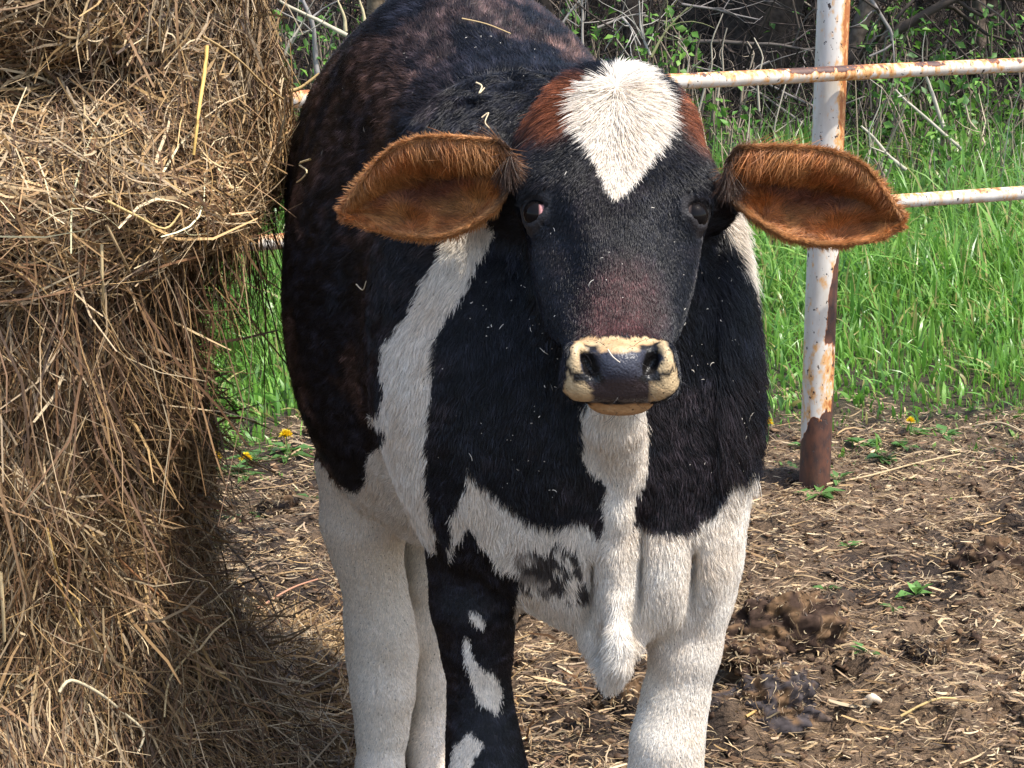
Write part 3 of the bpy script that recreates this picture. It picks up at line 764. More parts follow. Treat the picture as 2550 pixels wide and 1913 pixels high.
# lashes and whiskers
lr, ln, lf, lL = [], [], [], []
for e, s in zip(EYES, (-1, 1)):
    for _ in range(46):
        a = math.radians(rng.uniform(205, 335)); q = e + VV * math.sin(a) * .0185 + (WW * .75 - UU * s * .65) * math.cos(a) * .0215 + (UU * s * .65 + WW * .75) * .015
        lr.append(q); ln.append(norm(UU * s * .65 + WW * .75)); lf.append(-VV * .2 + (WW * .75 - UU * s * .65) * math.cos(a) * .5 + rng.normal(size=3) * .1); lL.append(.013)
for _ in range(70):
    q, n_ = None, None
    i = rng.choice(np.flatnonzero(mz | lip)); lr.append(BV[i]); ln.append(BN[i]); lf.append(np.array([0, 0, -1.]) * .6 + UU * np.sign((BV[i] - HO) @ UU) * .7); lL.append(rng.uniform(.008, .022))
hair_curves('lashes_and_whiskers', np.array(lr), np.array(ln), np.array(lf), np.array(lL), np.full(len(lr), .00022), np.tile((.02, .016, .015), (len(lr), 1)), np.full(len(lr), .7), cow, M_fur, .1)
# ---- lookup of the visible cow surface for bits of hay lying on it
fv = (BN * norm(np.array([0, 0, CAM_H]) - BV)).sum(1) > .05
FVx, FVy, FVp, FVn = bx[fv], by[fv], BV[fv], BN[fv]; FVd = depth(FVp)
def on_cow(x, y):
    d = np.hypot(FVx - x, FVy - y); m = d < 5
    if not m.any(): return None, None
    i = np.flatnonzero(m)[FVd[m].argmin()]; return FVp[i], FVn[i]

# ------------------------------------------------------------------ hay bale eaten into a mushroom shape
BX, BY = -1.16, 3.16
PROF = [(262, -60), (264, -20), (262, 0), (266, 40), (274, 75), (283, 105), (289, 140), (290, 170), (283, 195), (268, 220), (240, 238), (208, 250), (194, 275), (190, 330), (188, 400), (189, 470), (196, 530), (207, 580), (224, 620), (242, 655), (256, 685), (282, 715), (318, 745), (345, 768), (360, 785)]
pw = np.array([P(x, y, BY) for x, y in PROF]); PZ, PR = pw[::-1, 2], (pw[::-1, 0] - BX)
PZ = np.concatenate([[-.05], PZ, [PZ[-1] + .18, PZ[-1] + .27]]); PR = np.concatenate([[PR[0] + .05], PR, [PR[-1] * .82, .02]])
def bale_r(th, z):
    r = np.interp(z, PZ, PR) - .10 * np.exp(-((z - 1.30) / .055) ** 2) * smooth(-.35, -.8, np.arctan2(np.sin(th), np.cos(th))); q = np.stack([np.cos(th) * .6, np.sin(th) * .6, z], -1)
    r = r + .12 * smooth(-.35, -1.0, np.arctan2(np.sin(th), np.cos(th))) * smooth(1.06, .90, z)
    return r + .045 * vnoise(q, .22) + .022 * vnoise(q, .09) - .035
def bale_pt(th, z, off=0.0):
    r = bale_r(th, z) + off; return np.stack([BX + r * np.cos(th), BY + r * np.sin(th), z], -1)
nth, nz = 150, 130
th = np.linspace(0, 2 * math.pi, nth, endpoint=False); zz = np.interp(np.linspace(0, 1, nz), np.linspace(0, 1, len(PZ)), PZ)
TH, ZZ = np.meshgrid(th, zz, indexing='ij'); V = bale_pt(TH.ravel(), ZZ.ravel())
I = np.arange(nth * nz).reshape(nth, nz); I2 = np.roll(I, -1, 0)
F = np.stack([I[:, :-1], I2[:, :-1], I2[:, 1:], I[:, 1:]], -1).reshape(-1, 4)
bale = empty('hay_bale', (BX, BY, 0), 'big round hay bale, eaten away below and shaggy, left of the cow', 'hay bale')
BL = np.array([BX, BY, 0])
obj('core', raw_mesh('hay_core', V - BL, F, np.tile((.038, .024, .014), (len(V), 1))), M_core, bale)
HAYC = np.array([(.36, .25, .125), (.27, .18, .095), (.19, .12, .065), (.44, .34, .21), (.14, .080, .045), (.32, .255, .18), (.075, .047, .030), (.48, .40, .28)])
def hay_cols(n, wts): 
    c = HAYC[rng.choice(len(HAYC), n, p=np.array(wts) / sum(wts))]
    c = c * np.array([.90, .83, .72])
    return c * (.62 + .7 * rng.random((n, 1)))
def strands(n, p0, d0, nrm, L, W, bend=.5, k=5, nb=.0):
    """curved flat straws starting at p0 and heading along d0"""
    t = np.linspace(-.5, .5, k)[None, :, None]
    b = norm(np.cross(d0, nrm)); c1 = rng.normal(size=(n, 1, 1)) * bend; c2 = rng.normal(size=(n, 1, 1)) * bend * .6
    Ln = L[:, None, None]
    C = p0[:, None] + Ln * (t * d0[:, None] + c1 * (t ** 2 - .08) * b[:, None] + c2 * (t ** 3 * 2) * b[:, None]) + Ln * nrm[:, None] * (nb * rng.normal(size=(n, 1, 1)) * t + rng.normal(size=(n, 1, 1)) * bend * .4 * (t ** 2 - .1))
    side = norm(b + nrm * rng.normal(size=(n, 1)) * .8)
    Wk = W[:, None] * np.interp(np.linspace(0, 1, k), [0, .25, .7, 1], [.7, 1, .95, .45])[None]
    return C, side, Wk
def bale_strands(n):
    u = rng.random(n)
    th = np.where(rng.random(n) < .80, rng.uniform(-1.75, .55, n), rng.uniform(-math.pi, math.pi, n))
    z = rng.uniform(.0, PZ[-1] - .1, n)
    rr = rng.random(n)
    off = -.02 + .055 * rr ** 1.6
    p = bale_pt(th, z, off); e = 1e-2
    er = np.stack([np.cos(th), np.sin(th), 0 * th], -1); et = np.stack([-np.sin(th), np.cos(th), 0 * th], -1)
    dr = (bale_r(th, z + e) - bale_r(th, z - e)) / (2 * e); ez = norm(er * dr[:, None] + np.array([0, 0, 1.])); nn = norm(np.cross(et, ez))
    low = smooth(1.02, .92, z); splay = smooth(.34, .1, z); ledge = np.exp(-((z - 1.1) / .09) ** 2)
    a = rng.normal(size=n) * np.where(low > .5, .34, 1.5) + np.where(low > .5, math.pi / 2, .2)
    a = np.where(ledge > .5, rng.normal(size=n) * .65 - .35, a); a = np.where(rng.random(n) < .12, rng.uniform(0, 6.3, n), a)
    a = np.where(splay > .5, rng.normal(size=n) * .8 + math.pi / 2, a)
    d = et * np.cos(a)[:, None] + ez * np.sin(a)[:, None]
    d = norm(d + nn * rng.normal(size=(n, 1)) * (.16 + .25 * splay[:, None]))
    L = rng.gamma(3.0, .042, n).clip(.04, .34) * np.where(low > .5, 1.1, .85)
    W = rng.gamma(2.6, .00043, n).clip(.0004, .0025)
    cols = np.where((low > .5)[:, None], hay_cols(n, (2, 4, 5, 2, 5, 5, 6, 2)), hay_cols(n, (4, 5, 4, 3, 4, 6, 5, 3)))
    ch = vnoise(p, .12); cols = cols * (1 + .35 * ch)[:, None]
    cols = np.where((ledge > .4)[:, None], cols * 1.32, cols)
    C, s, Wk = strands(n, p, d, nn, L, W, .6, k=6)
    return ribbon_data(C, s, Wk, cols.clip(.01, .7))
def hanging(n):
    """loose stems that hang from the overhang"""
    th = rng.uniform(-1.5, .6, n); z = rng.uniform(.93, 1.08, n); p = bale_pt(th, z, rng.uniform(-.10, .03, n)); p[:, 2] += .03
    L = rng.gamma(3, .06, n).clip(.06, .45); d = norm(np.stack([rng.normal(size=n) * .28, rng.normal(size=n) * .28, -np.ones(n)], -1))
    nn = np.stack([np.cos(th), np.sin(th), 0 * th], -1); p = p + d * L[:, None] * .5
    C, s, Wk = strands(n, p, d, nn, L, rng.gamma(2.5, .0004, n).clip(.0004, .0022), .6)
    return ribbon_data(C, s, Wk, hay_cols(n, (2, 4, 5, 1, 6, 2, 5, .5)))
def fringe(n, px0, px1, D):
    """stems sticking out of the silhouette of trunk and foot"""
    th = rng.uniform(-.7, .35, n); z = rng.uniform(.02, .98, n); p = bale_pt(th, z, rng.uniform(0, .05, n))
    nn = np.stack([np.cos(th), np.sin(th), 0 * th], -1)
    d = norm(nn * rng.uniform(.1, 1.0, (n, 1)) + np.array([0, 0, -1.]) * rng.uniform(-.2, 1.0, (n, 1)) + rng.normal(size=(n, 3)) * .35)
    L = rng.gamma(3, .035, n).clip(.05, .26)
    C, s, Wk = strands(n, p + d * L[:, None] * .3, d, norm(np.cross(d, rng.normal(size=(n, 3)))), L, rng.gamma(2.5, .0005, n).clip(.0005, .0025), .7)
    return ribbon_data(C, s, Wk, hay_cols(n, (2, 4, 5, 1, 5, 3, 5, 1)))
V, F, c = join(bale_strands(88000), hanging(3600), fringe(2600, 0, 0, 0))
tag(obj('loose_hay', raw_mesh('loose_hay', V - BL, F, c, smooth_=False), M_hay, bale), kind='stuff')
# single stalks that stand out of the bale or lie on things
def stalk(name, pts, wd, col, label, group=None, cat='straw stalk', D=None):
    C = np.array(pts, float); t = np.linspace(0, len(C) - 1, 4 * (len(C) - 1) + 1); i = np.clip(t.astype(int), 0, len(C) - 2); f = (t - i)[:, None]
    p0 = C[np.clip(i - 1, 0, len(C) - 1)]; p1 = C[i]; p2 = C[i + 1]; p3 = C[np.clip(i + 2, 0, len(C) - 1)]
    S = .5 * ((2 * p1) + (p2 - p0) * f + (2 * p0 - 5 * p1 + 4 * p2 - p3) * f ** 2 + (3 * p1 - p0 - 3 * p2 + p3) * f ** 3)
    R = np.full(len(S), wd) * np.linspace(1, .65, len(S))
    V, F, c = tube_data(S[None], R[None], np.array([col]), 6); o0 = S.mean(0)
    return tag(obj(name, raw_mesh(name, V - o0, F, c), M_hay, loc=o0), label, cat, group)
def on_bale(px, py, off=.05):
    """point of the bale's surface in that line of sight"""
    d = norm(ray(px, py)); o = np.array([0, 0, CAM_H]); t = np.arange(2.2, 4.2, .004); q = o + t[:, None] * d
    rr = np.hypot(q[:, 0] - BX, q[:, 1] - BY); ins = rr < bale_r(np.arctan2(q[:, 1] - BY, q[:, 0] - BX), q[:, 2]) + off
    return q[int(np.argmax(ins))] if ins.any() else P(px, py, 3.0)
Z3 = lambda *p: [on_bale(x * .2421, y * .2421) for x, y in p]
Z4 = lambda *p: [on_bale(x * .2453, y * .2453 + 361.4) for x, y in p]
stalk('straw_stalk', Z3((855, 190), (845, 300), (825, 430), (812, 540), (800, 640)), .0034, (.60, .40, .12), 'thick yellow straw stalk hanging upright on the upper bulge of the hay bale')
stalk('straw_stalk', Z3((835, 150), (920, 200), (1000, 260), (1090, 350), (1170, 410)), .0024, (.45, .30, .13), 'brown straw stalk slanting down the upper right shoulder of the hay bale')
stalk('straw_stalk', Z3((440, 830), (560, 890), (680, 945), (745, 880)), .0024, (.58, .42, .18), 'pale straw stalk bent in a V across the middle of the hay bale')
stalk('straw_stalk', Z3((440, 930), (520, 1090), (620, 1300), (700, 1400), (760, 1450)), .0022, (.42, .30, .16), 'long straw stalk running down the neck of the hay bale below the bulge')
stalk('straw_stalk', Z3((420, 1010), (425, 1180), (450, 1340), (585, 1336)), .0026, (.55, .42, .22), 'straw stalk with a sharp elbow on the trunk of the hay bale')
stalk('straw_stalk', Z4((240, 1350), (290, 1300), (400, 1350), (500, 1430), (585, 1510), (560, 1600)), .0030, (.55, .46, .30), 'broad pale straw stalk arched across the foot of the hay bale')
stalk('straw_stalk', Z4((825, 1000), (780, 1170), (690, 1300), (670, 1450)), .0026, (.50, .38, .20), 'kinked straw stalk standing at the lower right of the hay bale')
stalk('straw_stalk', Z4((190, 680), (220, 800), (260, 960), (330, 1080)), .0024, (.55, .36, .12), 'orange yellow straw stalk on the lower left of the hay bale')
stalk('straw_stalk', Z4((0, 860), (12, 1000), (18, 1140)), .0034, (.58, .44, .24), 'thick pale straw stalk at the left border of the hay bale')
stalk('straw_stalk', Z4((480, 800), (620, 930), (790, 1050), (900, 1100)), .0022, (.30, .14, .06), 'reddish brown straw stalk slanting over the lower part of the hay bale')
Z5 = lambda D, *p: [P(240.96 + x * .0817, y * .0817, D) for x, y in p]
stalk('straw_stalk', Z5(3.35, (500, 1135), (700, 1090), (850, 990), (960, 900)), .0042, (.56, .40, .18), 'stout bent straw stalk between the bale shoulder and the cow')
# ------------------------------------------------------------------ bits of hay lying on the cow
def lay(name, pts, wd, col, label, group=None):
    q = []
    for x, y in pts:
        p, n_ = on_cow(x, y)
        if p is not None: q.append(p + n_ * .014)
    if len(q) > 1: stalk(name, q, wd, col, label, group)
lay('straw_stalk', [(314, 161), (303, 166), (311, 173), (306, 181), (301, 184)], .0017, (.62, .50, .28), 'short S-shaped straw piece stuck to the cow\'s dark flank')
lay('straw_stalk', [(464, 24), (490, 30), (512, 40)], .0011, (.55, .38, .18), 'thin straw stalk lying along the cow\'s spine')
lay('straw_stalk', [(476, 88), (482, 92), (481, 98), (486, 94)], .0013, (.60, .48, .30), 'curled straw piece in the hollow behind the cow\'s neck')
lay('straw_stalk', [(485, 120), (491, 116), (488, 126), (493, 131)], .0011, (.60, .48, .30), 'crooked straw piece on the cow\'s neck above its ear')
lay('straw_stalk', [(606, 354), (612, 357), (617, 360)], .0009, (.55, .48, .38), 'tiny straw piece on the cow\'s wet nose')
lay('straw_stalk', [(362, 283), (369, 290), (372, 280)], .0010, (.60, .50, .34), 'small white straw piece beside the cow\'s white shoulder stripe')
fx = np.concatenate([rng.uniform(420, 560, 150), rng.uniform(560, 690, 26), rng.uniform(690, 765, 100), rng.uniform(320, 600, 90)])
fy = np.concatenate([rng.uniform(230, 500, 150), rng.uniform(150, 330, 26), rng.uniform(250, 480, 100), rng.uniform(30, 180, 90)])
fp, fdir, fL = [], [], []
for x, y in zip(fx, fy):
    p, n_ = on_cow(x, y)
    if p is None or vnoise(p[None], .035)[0] + .5 * rng.normal() < .12: continue
    t = rng.normal(size=3); t = t - n_ * (t @ n_); fp.append(p + n_ * .011); fdir.append(t); fL.append(n_)
fp, fdir, fnn = np.array(fp), norm(np.array(fdir)), np.array(fL); m = len(fp)
C, s, Wk = strands(m, fp, fdir, fnn, rng.gamma(1.2, .0024, m).clip(.001, .014), np.full(m, .00042) * rng.uniform(.6, 1.3, m), .5)
s = np.cross(fdir, fnn); V, F, c = ribbon_data(C, s, Wk, np.tile((.66, .60, .50), (m, 1)) * rng.uniform(.7, 1.1, (m, 1)))
tag(obj('hay_flecks', raw_mesh('hay_flecks', V, F, c, smooth_=False), M_hay), 'small pale flecks of hay caught in the cow\'s coat', kind='stuff')

# ------------------------------------------------------------------ litter, dung and small plants on the mud
def scatter_tri(n, x0, x1, y0, y1, test=None, bias=1.0):
    x = rng.uniform(x0, x1, n * 3); y = y0 + (y1 - y0) * rng.random(n * 3) ** bias
    ok = np.ones(len(x), bool) if test is None else test(x, y)
    return x[ok][:n], y[ok][:n]
def gp(x, y, up=0.0): return np.stack([x, y, ground_z(x, y) + up], -1)
n = 100000
x, y = scatter_tri(n, -1.5, 2.1, 2.9, 6.3, lambda x, y: (grass_edge(x, y) < .1 + .25 * rng.random(len(x))) & (np.abs(x) < .36 * y), 1.25)
m = len(x); p = gp(x, y, 0); clus = smooth(-.35, .5, vnoise(p, .22) + .5 * vnoise(p, .08)); keep = rng.random(m) < .55 + .45 * clus
x, y, p = x[keep], y[keep], p[keep]; m = len(x)
a = rng.normal(size=m) * .75; d = norm(np.stack([np.cos(a), np.sin(a) * rng.choice([-1, 1], m), rng.normal(size=m) * .28], -1))
L = rng.gamma(2.0, .011, m).clip(.006, .10); W = rng.gamma(2.5, .00042, m).clip(.0004, .003)
C, s, Wk = strands(m, p + np.array([0, 0, .006]) + rng.random((m, 1)) * [0, 0, .008], d, np.tile([0, 0, 1.], (m, 1)), L, W, .55, k=4 + 1)
LC = np.array([(.36, .25, .13), (.27, .175, .092), (.18, .115, .064), (.48, .37, .22), (.085, .055, .034), (.30, .21, .13)])
lc = LC[rng.choice(6, m, p=[.2, .18, .17, .15, .18, .12])] * rng.uniform(.7, 1.25, (m, 1))
li1 = ribbon_data(C, s, Wk, lc)
# bigger bright stems
n = 1500; x, y = scatter_tri(n, -1.5, 2.1, 2.9, 6.0, lambda x, y: (grass_edge(x, y) < .15) & (np.abs(x) < .36 * y), 1.2); m = len(x); p = gp(x, y, .014)
a = rng.normal(size=m) * .8; d = norm(np.stack([np.cos(a), np.sin(a), rng.normal(size=m) * .14], -1))
C, s, Wk = strands(m, p, d, np.tile([0, 0, 1.], (m, 1)), rng.gamma(3, .022, m).clip(.03, .2), rng.gamma(3, .0006, m).clip(.0008, .0035), .4)
li2 = ribbon_data(C, s, Wk, hay_cols(m, (4, 3, 1, 4, .5, 2, .2, 2)))
# apron of spilled hay round the foot of the bale
n = 9000; th_ = rng.uniform(-1.6, .9, n); r_ = .84 + rng.gamma(1.6, .10, n); x = BX + r_ * np.cos(th_); y = BY + r_ * np.sin(th_); p = gp(x, y, 0)
p[:, 2] += rng.random(n) * .10 * np.exp(-(r_ - .84) / .09) + .008
d = norm(rand_dir(n) * [1, 1, .45]); 
C, s, Wk = strands(n, p, d, norm(rand_dir(n) + [0, 0, 1.5]), rng.gamma(3, .028, n).clip(.03, .22), rng.gamma(2.5, .0006, n).clip(.0006, .003), .7)
li3 = ribbon_data(C, s, Wk, hay_cols(n, (5, 5, 4, 3, 3, 3, 2, 2)))
V, F, c = join(li1, li2, li3)
tag(obj('straw_litter', raw_mesh('straw_litter', V, F, c, smooth_=False), M_hay), 'trodden straw and hay scattered over the mud', kind='stuff')
# crumbs of mud
n = 17000; x, y = scatter_tri(n, -1.4, 2.1, 2.95, 6.1, lambda x, y: (grass_edge(x, y) < .05) & (np.abs(x) < .36 * y), 1.2); m = len(x); p = gp(x, y, .001)
R = rng.gamma(2.0, .0030, m).clip(.002, .018)
oct_ = np.array([[1, 0, 0], [0, 1, 0], [-1, 0, 0], [0, -1, 0], [0, 0, .45], [0, 0, -.45]]); of = np.array([[0, 1, 4], [1, 2, 4], [2, 3, 4], [3, 0, 4], [1, 0, 5], [2, 1, 5], [3, 2, 5], [0, 3, 5]])
V = p[:, None] + oct_[None] * R[:, None, None] * rng.uniform(.5, 1.4, (m, 6, 1)) + rng.normal(size=(m, 6, 3)) * R[:, None, None] * .25
F = (np.arange(m) * 6)[:, None, None] + of[None]
cc = np.array([(.12, .072, .042), (.07, .043, .027), (.045, .028, .02), (.20, .125, .07)])[rng.choice(4, m, p=[.35, .3, .2, .15])]
tag(obj('mud_crumbs', raw_mesh('mud_crumbs', V.reshape(-1, 3), F.reshape(-1, 3), np.repeat(cc, 6, 0), smooth_=False), M_clod), 'loose crumbs of dried mud and dung', kind='stuff')
# dung heaps
def clod(px, py, rx, ry, rz, label, seed, col=(.045, .028, .020)):
    c = Pz(px, py, 0); c[2] = ground_z(c[:1], c[1:2])[0]
    nu, nv = 110, 44; u_ = np.arange(nu) * 2 * math.pi / nu; v_ = np.linspace(-.25, math.pi / 2, nv)
    U, W_ = np.meshgrid(u_, v_, indexing='ij')
    d = np.stack([np.cos(U) * np.cos(W_), np.sin(U) * np.cos(W_), np.sin(W_)], -1).reshape(-1, 3)
    q = d + seed * 3.1; k = 1 + .35 * vnoise(q, .8) + .26 * vnoise(q, .38) + .16 * vnoise(q, .17) + .08 * vnoise(q, .08) + .035 * vnoise(q, .04)
    V = d * k[:, None] * [rx, ry, rz * 1.45]
    I = np.arange(nu * nv).reshape(nu, nv); I2 = np.roll(I, -1, 0); F = np.stack([I[:, :-1], I2[:, :-1], I2[:, 1:], I[:, 1:]], -1).reshape(-1, 4)
    cl = mixc(np.tile(col, (len(V), 1)), (.13, .078, .042), smooth(.05, .5, vnoise(q, .22) + .3 * d[:, 2]))
    t = empty('dung_clod', c, label, 'dung', 'dung heaps on the mud'); obj('crust', raw_mesh('dung_crust', V, F, cl, smooth_=True), M_clod, t)
    k2 = rng.integers(0, len(V), 650); k2 = k2[V[k2, 2] > 0]; m2 = len(k2); nn = norm(V[k2] / np.array([rx, ry, rz]) ** 2)
    d2 = norm(np.cross(nn, rng.normal(size=(m2, 3))) + nn * rng.normal(size=(m2, 1)) * .2)
    C, s2, Wk = strands(m2, V[k2] + nn * .002, d2, nn, rng.gamma(2, .008, m2).clip(.005, .05), rng.gamma(2.5, .0004, m2).clip(.0004, .002), .6)
    V2, F2, c2 = ribbon_data(C, s2, Wk, LC[rng.choice(6, m2)] * rng.uniform(.4, 1.0, (m2, 1)))
    tag(obj('fibres', raw_mesh('dung_fibres', V2, F2, c2, smooth_=False), M_hay, t), kind='stuff')
clod(790, 655, .115, .07, .062, 'big crusted dung heap with a dark hole beside it, right of the cow', 1)
clod(742, 690, .075, .05, .035, 'low dark dung heap just right of the cow\'s white foreleg', 2)
clod(770, 728, .10, .055, .050, 'greyish wet dung heap near the lower edge, right of the white foreleg', 3, (.05, .042, .042))
clod(620, 716, .065, .05, .055, 'black dung heap under the cow between its forelegs', 4, (.02, .015, .013))
clod(905, 660, .055, .035, .032, 'small blackish dung lump right of the big crusted heap', 5, (.03, .022, .02))
clod(1008, 590, .12, .075, .06, 'brown dung heap at the right edge of the yard', 6)
clod(925, 672, .045, .03, .028, 'smallest dung lump, next to the small blackish one', 7, (.035, .027, .025))
clod(532, 610, .06, .04, .03, 'dung lump seen through the gap beside the black foreleg', 8, (.03, .022, .018))
clod(278, 505, .05, .035, .03, 'dark clod on the mud between the bale and the hind leg', 9, (.03, .022, .018))
clod(735, 600, .05, .03, .028, 'dark dung lump beside the upper part of the white foreleg', 10, (.03, .02, .017))
clod(752, 650, .045, .03, .02, 'flat dark lump left of the big crusted dung heap', 11, (.03, .023, .02))
# a scrap of pale bark
stalk('bark_chip', [Pz(867, 703, .03), Pz(872, 697, .05), Pz(880, 702, .035)], .010, (.62, .50, .36), 'pale broken chip lying beside the big dung heap', cat='bark chip')
def gstalk(pts, wd, col, label): 
    q = []
    for x, y in pts:
        a = Pz(x, y, 0); a[2] = ground_z(a[:1], a[1:2])[0] + .014; q.append(a)
    stalk('straw_stalk', q, wd, col, label)
gstalk([(826, 487), (870, 478), (915, 468), (960, 459)], .0035, (.42, .31, .17), 'long straight straw stalk lying from the foot of the fence post')
gstalk([(975, 424), (1000, 428), (1024, 432)], .0034, (.42, .32, .20), 'pale stalk lying along the grass edge at far right')
gstalk([(900, 732), (940, 728), (985, 718)], .0030, (.48, .34, .14), 'yellow straw stalk on the mud below the dung heaps')
gstalk([(868, 690), (905, 672), (922, 655)], .0018, (.16, .10, .06), 'thin dark stick leaning over the mud right of the dung hole')
gstalk([(745, 745), (790, 715), (812, 705)], .0030, (.45, .28, .10), 'golden straw stalk across the greyish dung heap')
gstalk([(818, 520), (850, 525), (880, 540)], .0022, (.34, .24, .13), 'thin straw stalk on the mud just below the fence post')
gstalk([(255, 615), (290, 600), (318, 588)], .0028, (.40, .20, .12), 'reddish straw stalk on the mud left of the white hind leg')
gstalk([(205, 575), (270, 590), (330, 616)], .0020, (.36, .25, .13), 'long thin straw stalk lying between the bale and the hind leg')
# low weeds
def weed(px, py, n_, L, label, tall=.4, col=(.10, .22, .04), group='small weeds on the mud'):
    c = Pz(px, py, 0); c[2] = ground_z(c[:1], c[1:2])[0]
    a = rng.uniform(0, 6.28, n_); d = norm(np.stack([np.cos(a), np.sin(a), rng.uniform(.1, 2 * tall, n_)], -1)); LL = L * rng.uniform(.6, 1.15, n_)
    V, F, cl = leaf_data(d * .004 + [0, 0, .004], d, np.tile([0, 0, 1.], (n_, 1)), LL, LL * rng.uniform(.2, .3, n_), np.array(col) * rng.uniform(.7, 1.35, (n_, 1)))
    t = empty('weed', c, label, 'weed', group)
    obj('foliage', raw_mesh('weed_leaves', V, F, cl, smooth_=False), M_leaf, t)
    st = np.stack([np.zeros((1, 3)), np.array([[0, 0, .012]])], 1); V, F, cl = tube_data(st, np.full((1, 2), .002), np.array([(.09, .16, .04)]), 4)
    obj('stem', raw_mesh('weed_stem', V, F, cl), M_leaf, t)
WEEDS = [(915, 605, 9, .055, 'leafy pale weed left of the brown dung heap at the right edge', .7), (868, 668, 7, .04, 'small bright weed between the two forelegs side and the dung hole', .6),
 (740, 672, 6, .045, 'bright green seedling left of the big crusted dung heap', .7), (818, 492, 9, .07, 'flat green weed at the foot of the fence post', .15), (838, 483, 6, .05, 'light weed right behind the foot of the fence post', .5),
 (848, 548, 6, .035, 'weed on the mud below the fence post, right of the cow', .4), (1012, 538, 6, .04, 'weed at the right edge of the mud above the brown heap', .5), (795, 472, 8, .06, 'weed cluster between the cow and the fence post', .3),
 (885, 455, 10, .07, 'broad-leaved weed patch right of the fence post', .2), (905, 448, 9, .06, 'weed beside the dandelion right of the fence post', .25), (866, 440, 9, .06, 'weed at the grass edge right of the fence post', .3),
 (255, 462, 10, .08, 'broad-leaved weed among the dandelions left of the cow', .2), (225, 478, 9, .07, 'flat weed left of the dandelions by the bale', .2), (290, 455, 10, .08, 'weed at the grass edge left of the cow\'s belly', .25),
 (262, 508, 5, .045, 'three-leaved weed on bare mud above the dark clod', .3), (312, 505, 4, .04, 'seedling on the mud nearest the cow\'s hind thigh', .4), (230, 520, 7, .05, 'weed on the mud beside the hay trunk', .3),
 (206, 545, 8, .05, 'weed half hidden by the hay fringe', .4), (945, 430, 9, .06, 'weed at the grass edge far right', .3), (805, 447, 8, .06, 'weed left of the fence post near the yellow flower', .3),
 (918, 655, 5, .03, 'seedling beside the small blackish dung lump', .5), (825, 597, 5, .03, 'seedling on the mud halfway between fence post and dung heap', .5), (893, 617, 6, .03, 'seedling cluster left of the leafy pale weed', .4)]
for w_ in WEEDS: weed(*w_[:5], tall=w_[5], col=(.13, .27, .06) if w_[4].startswith(('leafy', 'bright')) else (.09, .19, .045))
# dandelions
def dandelion(px, py, label, r=.022, h=.05):
    c = Pz(px, py, h); c = np.array([c[0], c[1], 0]); c[2] = ground_z(c[:1], c[1:2])[0]
    t = empty('dandelion', c, label, 'dandelion', 'dandelions at the grass edge')
    V, F, cl = tube_data(np.array([[[0, 0, 0], [.003, 0, h * .5], [0, 0, h - .004]]]), np.full((1, 3), .0017), np.array([(.15, .25, .07)]), 4)
    obj('stem', raw_mesh('dandelion_stem', V, F, cl), M_leaf, t)
    n_ = 130; a = rng.uniform(0, 6.28, n_); e = rng.uniform(.05, 1.5, n_); d = np.stack([np.cos(a) * np.cos(e), np.sin(a) * np.cos(e), np.sin(e)], -1)
    V, F, cl = leaf_data(np.tile([0, 0, h - .006], (n_, 1)), d, np.tile([0, 0, 1.], (n_, 1)) + d[:, [1, 0, 2]] * .3, np.full(n_, r * .72) * rng.uniform(.8, 1.1, n_), np.full(n_, r * .10), np.tile((.88, .64, .02), (n_, 1)) * rng.uniform(.8, 1.1, (n_, 1)))
    obj('flower_head', raw_mesh('dandelion_head', V, F, cl, smooth_=False), M_flower, t)
    a = rng.uniform(0, 6.28, 8); d = norm(np.stack([np.cos(a), np.sin(a), np.full(8, .18)], -1)); LL = rng.uniform(.05, .09, 8)
    V, F, cl = leaf_data(d * .003 + [0, 0, .004], d, np.tile([0, 0, 1.], (8, 1)), LL, LL * .16, np.tile((.08, .17, .035), (8, 1)) * rng.uniform(.8, 1.2, (8, 1)))
    obj('leaves', raw_mesh('dandelion_leaves', V, F, cl, smooth_=False), M_leaf, t)
dandelion(286, 438, 'yellow dandelion closest to the cow\'s belly, left side', .03, .07)
dandelion(246, 461, 'yellow dandelion in the middle of the left cluster', .028, .06)
dandelion(217, 458, 'yellow dandelion partly behind hanging hay', .024, .06)
dandelion(184, 450, 'yellow dandelion at the edge of the hay trunk', .026, .06)
dandelion(193, 537, 'yellow dandelion low down behind the hay fringe', .02, .04)
dandelion(768, 420, 'yellow dandelion touching the cow\'s outline on the right', .028, .07)
dandelion(911, 419, 'yellow dandelion on the mud edge right of the fence post', .022, .05)
